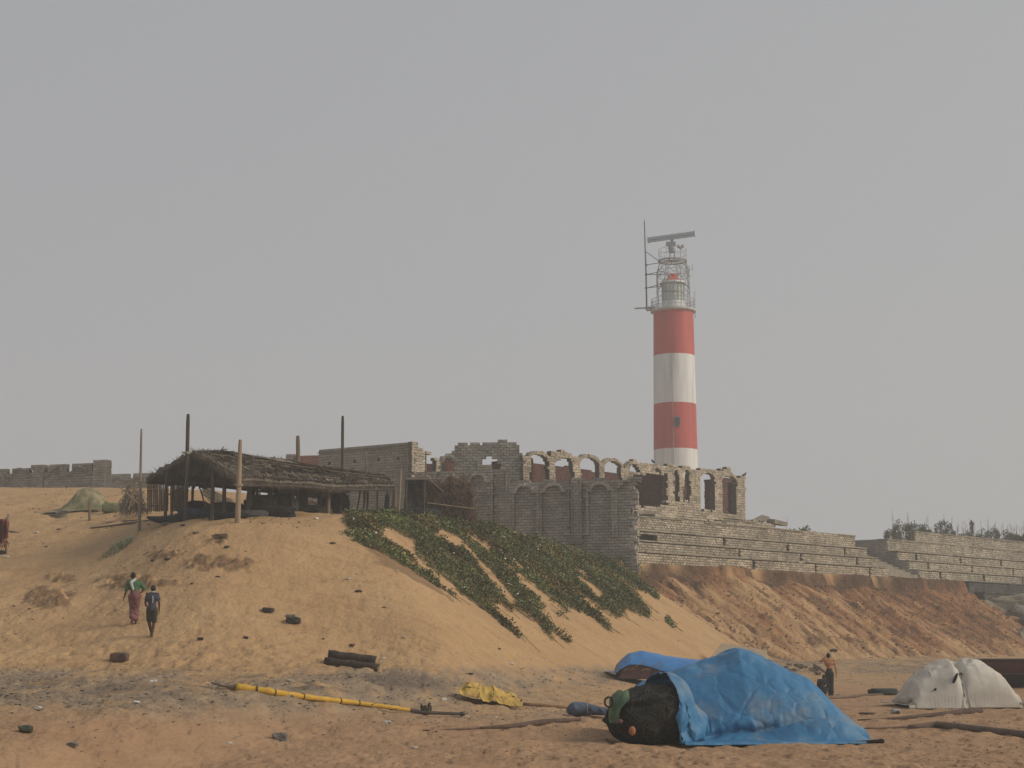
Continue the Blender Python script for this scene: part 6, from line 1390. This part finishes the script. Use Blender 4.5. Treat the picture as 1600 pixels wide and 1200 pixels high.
# boat at the right edge
def boat():
    d = 71.0; xl = pxX(1495, d); z0 = -2.15; t = thing('wooden_boat', 'dark red wooden boat hull partly out of frame behind the white heap', 'boat', (xl + 5, d, z0)); L_ = 10.5; n = 40; m_ = 12; vs = []; hs = []
    def sec(f):
        hw = 1.15 * (1 - (2 * f - 1) ** 4 * .85) ** .8 * (1 if 0 < f < 1 else .1); sh = 1.28 + .10 * (2 * f - 1) ** 2 * 0; kz = .10 + .45 * abs(2 * f - 1) ** 5; return hw, sh, kz
    for side in (-1, 1):
        for i in range(n + 1):
            f = i / n; hw, sh, kz = sec(f); 
            for j in range(m_ + 1):
                q = j / m_; vs.append((xl + f * L_ - (1 - q) * .0 + (.35 * (1 - q) * (1 - 2 * f) if f < .15 or f > .85 else 0), d + side * hw * math.sin(min(1, q * 1.25) * math.pi / 2) ** .7, z0 + kz + (sh - kz) * q))
    N1 = (n + 1) * (m_ + 1); fs = []; up = []
    for s in (0, 1):
        for i in range(n):
            for j in range(m_):
                a = s * N1 + i * (m_ + 1) + j; f = (a, a + m_ + 1, a + m_ + 2, a + 1); (up if j >= 6 else fs).append(f if s == 0 else f[::-1])
    for k, f0 in (('lower_hull', fs), ('upper_strake', up)):
        used = sorted({q for f in f0 for q in f}); mp = {q: i for i, q in enumerate(used)}; V0 = [vs[q] for q in used]; F0 = [tuple(mp[q] for q in f) for f in f0]; ctr = Vector((xl + 5, d, 0)); n0 = len(V0)
        V1 = [(v[0], v[1] + (.05 if v[1] < d else -.05), v[2]) for v in V0]
        MB().add(V0 + V1, F0 + [tuple(q + n0 for q in f[::-1]) for f in F0]).build(k, mat(k, (.085, .022, .018) if k == 'upper_strake' else (.020, .012, .011), (.06, .018, .015) if k == 'upper_strake' else (.014, .010, .009), 2, .6, bump=.01, stretch=(.3, 1, 3)), t)
    for side in (-1, 1):
        pts = [(xl + i / n * L_, d + side * (sec(i / n)[0] + .02), z0 + sec(i / n)[1] + .02) for i in range(n + 1)]; MB().tube(pts, .05, 8).build('gunwale', mat('gunwale', (.035, .022, .018), None, 3, .6), t)
        pts = [(xl + i / n * L_, d + side * (sec(i / n)[0] * .98 + .03), z0 + sec(i / n)[1] * .56) for i in range(n + 1)]; MB().tube(pts, .03, 6).build('rubbing_strake', bpy.data.materials['gunwale'], t)
    for f in (.25, .5, .75): MB().box((xl + f * L_, d, z0 + 1.05), (.3, 2 * sec(f)[0] - .1, .05)).build('thwart', WOOD_M, t)
boat()
# dark tarp heap, small items near the boat
sack('dark_cloth_heap', 1381, 1085, None, (1.1, .7, .28), mat('dark_teal_cloth', (.022, .032, .034), (.03, .04, .04), 3, .85, bump=.02), 'low dark cloth heap on the sand between the man and the white heap', 'cloth', 61)
sack('small_bag', 1402, 1084, None, (.36, .3, .12), mat('dark_bag', (.025, .027, .03), None, 3, .8), 'small dark bag at the right end of the low dark cloth heap', 'bag', 62)
sack('paint_can', 1399, 1115, None, (.26, .2, .16), mat('pale_can', (.33, .34, .34), (.05, .05, .05), 5, .5, contrast=(.48, .52)), 'small dented pale can lying open on the sand before the white heap', 'can', 63)
sack('driftwood_piece', 1355, 1116, None, (.5, .2, .07), STONE_B, 'flat brown driftwood piece near the right foot of the blue tarpaulin', 'driftwood', 64)
rock('brick_block', 187, 1033, (.5, .34, .26), 65, STONE_B, 'square brown block lying alone at the foot of the left slope', 'block', rough=.06, rot=-.2)
rock('stone', 437, 1157, (.30, .22, .17), 66, STONE_G, 'rounded grey stone in the foreground below the yellow wrapped pole')
rock('stone', 39, 1143, (.22, .16, .11), 67, mat('mossy_stone', (.06, .07, .045), (.04, .045, .03), 3, .9), 'dark greenish stone in the foreground near the left edge')
rock('stone', 113, 1167, (.18, .14, .08), 68, STONE_G, 'flat bluish pebble in the left foreground')
rock('stone', 419, 957, (.34, .24, .15), 69, STONE_K, 'dark stone on the dune slope above and left of its neighbour')
rock('stone', 458, 974, (.44, .3, .2), 70, STONE_K, 'largest dark stone on the middle of the dune slope')
rock('stone', 455, 966, (.3, .2, .14), 71, STONE_G, 'greyish stone touching the top of the largest dark slope stone')
rock('stone', 384, 998, (.16, .12, .08), 72, STONE_K, 'small dark pebble low on the slope right of the two walkers')
rock('stone', 313, 1000, (.18, .14, .08), 73, STONE_K, 'small dark pebble on the slope beside the boy in shorts')
rock('stone', 1303, 1018, (.45, .3, .2), 74, STONE_K, 'dark lump on the cliff foot just above the bare-backed man')
rock('stone', 345, 841, (.55, .3, .18), 75, STONE_B, 'reddish clod on the brow below the thick pale pole')
rock('stone', 1000, 1063, (.2, .2, .1), 76, STONE_K, 'dark pebble hidden at the tarpaulin corner') if False else None
# concrete slab leaning at the cliff foot
def foot_slab():
    P = [W(1107, 1031, 78), W(1195, 1033, 79), W(1198, 1016, 82), W(1128, 1004, 82.5)]; nrm = Vector((0, -.3, -.35)); g = MB(); g.add(P + [p + nrm for p in P], [(0, 1, 2, 3), (7, 6, 5, 4), (0, 4, 5, 1), (1, 5, 6, 2), (2, 6, 7, 3), (3, 7, 4, 0)])
    g.build('concrete_slab', mat('sandy_concrete', (.36, .29, .20), (.27, .21, .145), 2, .95, bump=.03), label='big sand-coloured slab leaning at the cliff foot behind the blue tarpaulin', cat='slab')
foot_slab()
# rubble heap beside the bare-backed man
RUB = mat('rubble', (.24, .20, .155), (.13, .11, .09), 3, .9, bump=.02, bscale=12)
r_ = np.random.RandomState(6)
for i in range(26):
    px = 1215 + r_.uniform(0, 72); py = 1048 + r_.uniform(-6, 9) - 5 * math.exp(-((px - 1255) / 20) ** 2); s_z = r_.uniform(.08, .24)
    rock('rubble_piece', px, py, (s_z * 1.4, s_z, s_z * .7), 200 + i, [RUB, STONE_G, RUB, STONE_B][i % 4], 'small broken rubble piece in the heap left of the bare-backed man', 'rubble', group='rubble pieces left of the bare-backed man', rot=r_.uniform(0, 3), dz=.05)
lying('plank', [(1272, 1044), (1280, 1049), (1288, 1055)], [.07, .07, .07], GW, 'short plank lying on the rubble left of the bare-backed man', 'plank', lift=2.5)
# boulders and broken slabs below the dark steps at the right edge
BO = [(1562, 952, 4.0, 2.6, 2.3, 148, 'big tan boulder directly below the dark steps', (.30, .26, .19)), (1596, 965, 4.2, 2.5, 1.6, 147, 'broad pale slab boulder at the right edge under the tan boulder', (.27, .25, .215)), (1592, 990, 4.6, 2.4, 2.4, 143, 'large dark boulder with an overhang at the right edge', (.12, .11, .095)),
      (1568, 975, 2.4, 1.8, 1.3, 143, 'red-brown clod left of the large dark boulder', (.27, .15, .09)), (1580, 1006, 3.0, 2.0, 2.4, 138, 'dark grey boulder with a pale streak at the cliff end', (.115, .11, .10)), (1600, 1018, 2.6, 2.0, 1.8, 136, 'pale boulder touching the beach at the right edge', (.24, .215, .18)),
      (1590, 1000, 1.0, .8, 2.0, 135, 'upright pale stone between the two dark boulders', (.32, .27, .21)), (1612, 985, 3.0, 2.0, 2.4, 140, 'grey boulder half out of the frame above the beach', (.17, .155, .13)), (1555, 1000, 1.8, 1.4, 1.0, 136, 'red earth clod at the lower end of the cliff', (.26, .13, .075)),
      (1604, 946, 3.0, 1.5, .8, 150, 'flat grey slab on top of the boulders at the right edge', (.16, .155, .135))]
for i, (px, py, a, b_, c_, d, lab, col) in enumerate(BO):
    x = pxX(px, d); z = W(px, py, d).z; rock('boulder', px, py, (a, b_, c_), 300 + i, mat('boulder_stone', col, tuple(v * .6 for v in col), .9, .9, bump=.06, bscale=4), lab, 'boulder', c=(x, d, z - c_ * .4), rot=r_.uniform(-.4, .4), rough=.3)
# left middle: net tent heap, green float, collapsed shelter
def net_tent():
    o = hit(140, 800, 50); d = o.y + 1.0; gf = gfun(o.x, d); xs = [pxX(p, d) for p in (96, 112, 122, 135, 150, 160, 166)]
    H = heap(xs, [.05, .5, .98, 1.05, .86, .5, .1], d, 1.0, .1, 53, .6); hf = lambda x, y: gf(x, y) + H(x, y)
    P = drape([(pxX(78, d), d - 1.4), (pxX(168, d), d - 1.2), (pxX(168, d), d + 1.2), (pxX(90, d), d + 1.2)], 60, 44, hf, slack=1.05, steps=70, iters=9, seed=21, wrinkle=.05)
    cloth_obj('net_cover', P, mat('pale_green_netting', (.27, .225, .135), (.14, .145, .08), 2.2, .9, bump=.02, bscale=14, contrast=(.42, .58)), label='pale green-yellow net draped over a peaked heap on the left sand', cat='net')
    rock('green_float', 173, 801, (.82, .7, .56), 81, mat('green_float', (.15, .165, .085), (.12, .13, .07), 2, .7), 'large smooth green float beside the draped net heap', 'float', rough=.11)
    for i, (px, py, a) in enumerate(((88, 808, .8), (100, 803, .7), (110, 797, .6))): rock('rag_heap', px, py, (a, .5, .16), 90 + i, mat('grey_green_rag', (.11, .115, .08), (.2, .18, .13), 5, .9, bump=.03), 'grey-green rags trailing left from the draped net heap', 'rag', group='rags trailing from the net heap', rough=.35)
net_tent()
def collapsed():
    d = 76.0; t = thing('collapsed_shelter', 'small collapsed straw shelter of leaning sticks behind the left grey pole', 'shelter', (W(208, 790, d).x, d, gz(W(208, 790, d).x, d))); r = random.Random(12)
    g = MB()
    for i in range(520):
        px = r.gauss(208, 9); y = 796 - abs(r.gauss(0, 17)) * (1 - abs(px - 208) / 45); y = max(752, y); a = W(px, y, d + r.uniform(-.5, .5)); an = r.gauss(-1.0 if px > 208 else -2.1, .5); l = r.uniform(.25, .8)
        w_ = .02; q = a + Vector((math.cos(an) * l, 0, math.sin(an) * l)); g.add([a - Vector((w_, 0, 0)), a + Vector((w_, 0, 0)), q], [(0, 1, 2)], r.uniform(.5, 1.7))
    g.build('straw', THATCH, t); 
    for q in (((186, 760), (222, 792)), ((183, 789), (212, 752)), ((214, 752), (201, 796)), ((226, 766), (206, 790)), ((190, 768), (232, 756))): MB().tube([W(*q[0], d - .5), W(*q[1], d - .5)], .03, 6).build('stick', BAMBOO, t)
    MB().add([W(190, 797, d), W(200, 797, d), W(204, 757, d + .6), W(197, 760, d + .6)] + [p + Vector((0, .05, 0)) for p in (W(190, 797, d), W(200, 797, d), W(204, 757, d + .6), W(197, 760, d + .6))], [(0, 1, 2, 3), (7, 6, 5, 4), (0, 3, 7, 4), (1, 5, 6, 2)]).build('side_mat', THATCH, t)
    # thatch debris seen through the shed
    d = 80.; t = thing('thatch_heap', 'slumped heap of pale thatch seen through the open shed', 'thatch heap', (W(345, 790, d).x, d, 6)); g = MB()
    for i in range(700):
        f = r.random(); px = 315 + 62 * f; y = 764 + 38 * f + r.uniform(-9, 9); a = W(px, y, d + r.uniform(-.5, .5)); an = -.62 + r.gauss(0, .22); l = r.uniform(.3, .9); w_ = .022; q = a + Vector((math.cos(an) * l, 0, math.sin(an) * l))
        g.add([a - Vector((0, 0, w_)), a + Vector((0, 0, w_)), q], [(0, 1, 2)], r.uniform(.8, 2.6))
    g.build('fronds', THATCH, t)
collapsed()
def red_net():
    o = hit(4, 866, 40); t = thing('red_net', 'dark red net with a frayed hem hanging at the left edge', 'net', o); r = random.Random(6); g = MB(); d = o.y
    xs = np.linspace(-18, 13, 26); vs = []; fs = []
    for i, x in enumerate(xs):
        for j in range(12):
            y = 811 + (848 - 811 - (0 if x < 6 else 8)) * j / 11 + (3 if x > 8 else 0) * (j == 0); vs.append(W(x + math.sin(j * .6 + i) * .8, y, d + .12 * math.sin(i * 1.3)))
    n = len(vs); fs = [(i * 12 + j, i * 12 + j + 1, (i + 1) * 12 + j + 1, (i + 1) * 12 + j) for i in range(25) for j in range(11)]
    RN = mat('dark_red_net', (.17, .045, .035), (.11, .03, .025), 3, .9, bump=.03, bscale=10); g.add(vs, fs).add([v + Vector((0, .05, 0)) for v in vs], [f[::-1] for f in fs]); g.build('net_sheet', RN, t, smooth=True)
    g = MB()
    for i in range(26): a = W(-16 + i * 1.1, 845, d); g.tube([a, a + Vector((r.uniform(-.1, .1), 0, -r.uniform(.1, .42)))], .014, 4)
    g.build('frayed_fringe', RN, t)
    for px in (-14, 10): MB().tube([W(px, 866, d + .1), W(px, 808, d + .1)], .04, 6).build('support_stick', WOOD_M, t)
    MB().ball(W(3, 863, d), (.2, .15, .1), 10).build('dark_bundle', NET, t)
red_net()
# bundles stored under the shed
def bundles():
    B = [(310, 795, 68.5, 1.2, 1.0, .8, (.018, .018, .018), 'black net bundle under the left half of the thatch', 'net pile'), (345, 800, 67.5, 1.4, 1.0, .6, (.05, .055, .04), 'dark olive net bundle behind the paired dark posts', 'net pile'), (362, 797, 69, 1.0, .8, .5, (.06, .07, .11), 'blue-grey sack heap left of the thick pale pole', 'sack heap'),
         (408, 798, 69, 1.4, 1.0, .75, (.085, .09, .045), 'olive green sack heap in the middle of the shed', 'sack heap'), (392, 806, 66.5, 1.4, .8, .4, (.11, .105, .10), 'grey cloth bundle at the front of the olive heap', 'cloth bundle'), (434, 800, 70, 1.6, 1.0, .75, (.09, .09, .085), 'grey-brown net heap right of the olive heap', 'net pile'),
         (420, 811, 66.8, 2.4, .8, .55, (.015, .015, .016), 'low black net strip along the front of the shed', 'net pile'), (280, 808, 66.2, 2.6, 1.0, .32, (.022, .024, .024), 'flat black tarpaulin heap on the ground at the left posts', 'tarpaulin heap'), (310, 807, 67.5, 2.0, .8, .38, (.05, .085, .12), 'blue tarpaulin folded on the ground under the roof peak', 'tarpaulin'),
         (355, 811, 65, 1.8, .6, .3, (.016, .016, .018), 'thin black net roll at the foot of the thick pale pole', 'net roll'), (476, 807, 70.5, 1.4, .8, .34, (.02, .02, .018), 'small black net heap near the hanging rags', 'net pile'), (497, 806, 73.0, 1.2, .8, .42, (.20, .17, .13), 'pale stone-like bundle left of the brown round post', 'bundle'),
         (525, 795, 75.5, 1.4, 1.0, 1.15, (.028, .035, .042), 'dark drum-shaped bundle right of the brown round post', 'bundle'), (650, 812, 79.5, 2.0, 1.0, .7, (.03, .034, .034), 'dark sheet heap inside the black lean-to', 'sheet heap'), (268, 812, 65.3, .9, .5, .12, (.13, .14, .14), 'flat grey sheet on the ground between the left posts', 'sheet')]
    for i, (px, py, d, a, b_, c_, col, lab, cat) in enumerate(B):
        x = pxX(px, d); rock(cat.replace(' ', '_'), px, py, (a, b_, c_), 400 + i, mat('bundle_cloth', col, tuple(v * .6 for v in col), 3, .9, bump=.04, bscale=7), lab, cat, c=(x, d, gz(x, d) - .04), rough=.2)
    for i in range(3):
        d = 86 + i; x = pxX(470 + 14 * i, d); rock('wall_stub', 0, 0, (1.8, .8, .7), 430 + i, STONE_G, ['left', 'middle', 'right'][i] + ' one of three grey mounds behind the shed', 'mound', c=(x, d, gz(x, d)), rough=.2)
bundles()
# crows on the walls
def crow(px, py, d, label, s=1, yaw=0):
    c = W(px, py, d); t = thing('crow', label, 'bird', c); R = Matrix.Rotation(yaw, 3, 'Z'); b = MB(); q = lambda x, z: c + R @ Vector((x * s, 0, z * s))
    b.capsule(q(-.08, .14), q(.06, .20), .075, .085, 12); b.capsule(q(.07, .22), q(.12, .30), .045, .045, 12); b.capsule(q(.15, .30), q(.21, .29), .016, .006, 8); b.capsule(q(-.12, .11), q(-.20, .07), .05, .035, 8)
    for y in (-.02, .02): b.capsule(c + R @ Vector((0, y, .0)), c + R @ Vector((0, y, .14)), .008, .01, 6)
    remeshed('body', b, mat('black_feathers', (.015, .015, .017), None, 5, .6), t, .012, 2)
crow(1020.5, 725, 124.5, 'black crow perched on the broken wall left of the lighthouse', 1.15, 2.2); crow(1163, 745.5, 129.4, 'black crow perched on the right end of the arcade', 1.15, .2)

# white scraps and dark clods strewn on the sand
SC_W = mat('white_scrap', (.62, .62, .60), (.5, .5, .48), 5, .7); SC_D = STONE_K
pw = [(59, 1107), (213, 1098), (189, 1087), (452, 1064), (693, 1094), (604, 1130), (358, 1162), (648, 1169), (1036, 1162), (375, 817), (494, 811), (250, 833), (10, 871), (57, 833), (69, 848), (104, 857), (108, 863), (240, 1065), (830, 1031), (853, 1032), (815, 1046), (799, 1038), (599, 1030), (558, 897), (632, 996), (543, 905), (1318, 1049), (1332, 1052), (1585, 1085), (620, 893), (198, 843), (207, 841), (775, 1122), (1310, 1086), (1288, 1088)]
for i, (x, y) in enumerate(pw):
    s_z = RND.uniform(.05, .12) * (1.3 if y < 880 else 1); rock('white_scrap', x, y, (s_z * 1.5, s_z, s_z * .5), 500 + i, SC_W, 'small white scrap of litter on the upper dune' if y < 900 else 'small white scrap of litter on the lower beach', 'litter', group='white scraps of litter strewn on the sand', rough=.3, rot=RND.uniform(0, 3))
pd = [(92, 828), (127, 836), (233, 820), (213, 843), (285, 822), (278, 847), (306, 834), (130, 863), (239, 877), (222, 878), (72, 855), (60, 857), (262, 875), (170, 878), (355, 856), (363, 851), (340, 902), (405, 879), (520, 850), (480, 884), (300, 913), (560, 925), (600, 950), (664, 1000), (780, 1015), (890, 1062), (1060, 1002), (1165, 1021), (1248, 1005), (1204, 985), (1326, 992), (1120, 998), (735, 1055), (505, 999), (550, 1010)]
for i, (x, y) in enumerate(pd[::2] + pd[21::4]):
    s_z = RND.uniform(.06, .13) * (1.2 if y < 900 or x > 1000 else 1); rock('dark_clod', x, y, (s_z * 1.6, s_z, s_z * .5), 560 + i, [SC_D, STONE_B][i % 2], 'small dark clod on the slope left of the green plants' if x < 560 else 'small dark clod low on the slope right of the dune brow', 'clod', group='dark clods on the slopes', rough=.3, rot=RND.uniform(0, 3))
# countless crumbs: twigs and weed of the drift line, clods on the cliff
def crumbs():
    r = np.random.RandomState(77)
    def scatter(wgt, n, size, name, m, tones, flat=.4):
        p = wgt.ravel() * (Dg.ravel() / 60.0); p = p / p.sum(); k = r.choice(len(p), n, p=p); x = Xg.ravel()[k] + r.uniform(-.1, .1, n); y = Dg.ravel()[k] + r.uniform(-.1, .1, n); z = Zg.ravel()[k]
        yaw = r.uniform(0, 6.28, n); sx = size * r.uniform(.4, 1.6, n); sy = sx * r.uniform(.2, .8, n); sz = sx * flat * r.uniform(.5, 1, n); c, s = np.cos(yaw)[:, None], np.sin(yaw)[:, None]
        C8 = CUBE * (1 + 0 * r.uniform(size=(8, 3))); lx = C8[None, :, 0] * sx[:, None] * r.uniform(.5, 1, (n, 8)); ly = C8[None, :, 1] * sy[:, None] * r.uniform(.5, 1, (n, 8)); lz = C8[None, :, 2] * sz[:, None] * r.uniform(.4, 1, (n, 8))
        V = np.stack([x[:, None] + lx * c - ly * s, y[:, None] + lx * s + ly * c, z[:, None] + lz], -1).reshape(-1, 3); Fc = (CF[None] + (np.arange(n) * 8)[:, None, None]).reshape(-1, 4)
        mesh_from(name, V, Fc, m, tone=np.repeat(r.uniform(*tones, n), 8), kind='stuff')
    vis = (Cg > -40) & (Cg < 1640)
    scatter(np.clip(litter - .1, 0, 1) * vis, 5500, .034, 'drift_litter', mat('drift_litter', (.085, .066, .052), (.05, .042, .036), 3, .95, tone=True), (.6, 1.7), .3)
    scatter(rgt_ * fall * vis * np.clip(soil + humus, .12, 1), 2600, .085, 'earth_clods', mat('earth_clods', (.27, .13, .07), (.17, .09, .05), 2, .95, tone=True), (.5, 1.5), .6)
    scatter((on_b > .5) * (litter < .3) * vis * (Dg < 70) * ss(-.2, .2, fbm(Xg * .4, Dg * .3, 7, 2)), 2600, .022, 'sand_crumbs', mat('sand_crumbs', (.14, .09, .06), (.09, .06, .045), 3, .95, tone=True), (.5, 1.6), .5)
    scatter((s_ < 0) * (Zg > 0) * (Dg < 100) * vis * ss(.0, .4, fbm(Xg * .3, Dg * .25, 9, 3)), 1500, .045, 'sand_crumbs', bpy.data.materials['sand_crumbs'], (.5, 1.6), .4)
crumbs()
HAZE = 0.0012
# ================================================================== HAZE
hm = bpy.data.materials.new('haze_air'); hm.use_nodes = True; t_ = hm.node_tree
t_.nodes.remove(t_.nodes['Principled BSDF']); pv = t_.nodes.new('ShaderNodeVolumePrincipled')
pv.inputs['Color'].default_value = (.90, .93, .94, 1); pv.inputs['Density'].default_value = HAZE; pv.inputs['Anisotropy'].default_value = 0.0
t_.links.new(pv.outputs[0], t_.nodes['Material Output'].inputs['Volume'])
hz = MB().box((20, 150, 22), (560, 380, 52)); ho = hz.build('haze', hm, kind='stuff');
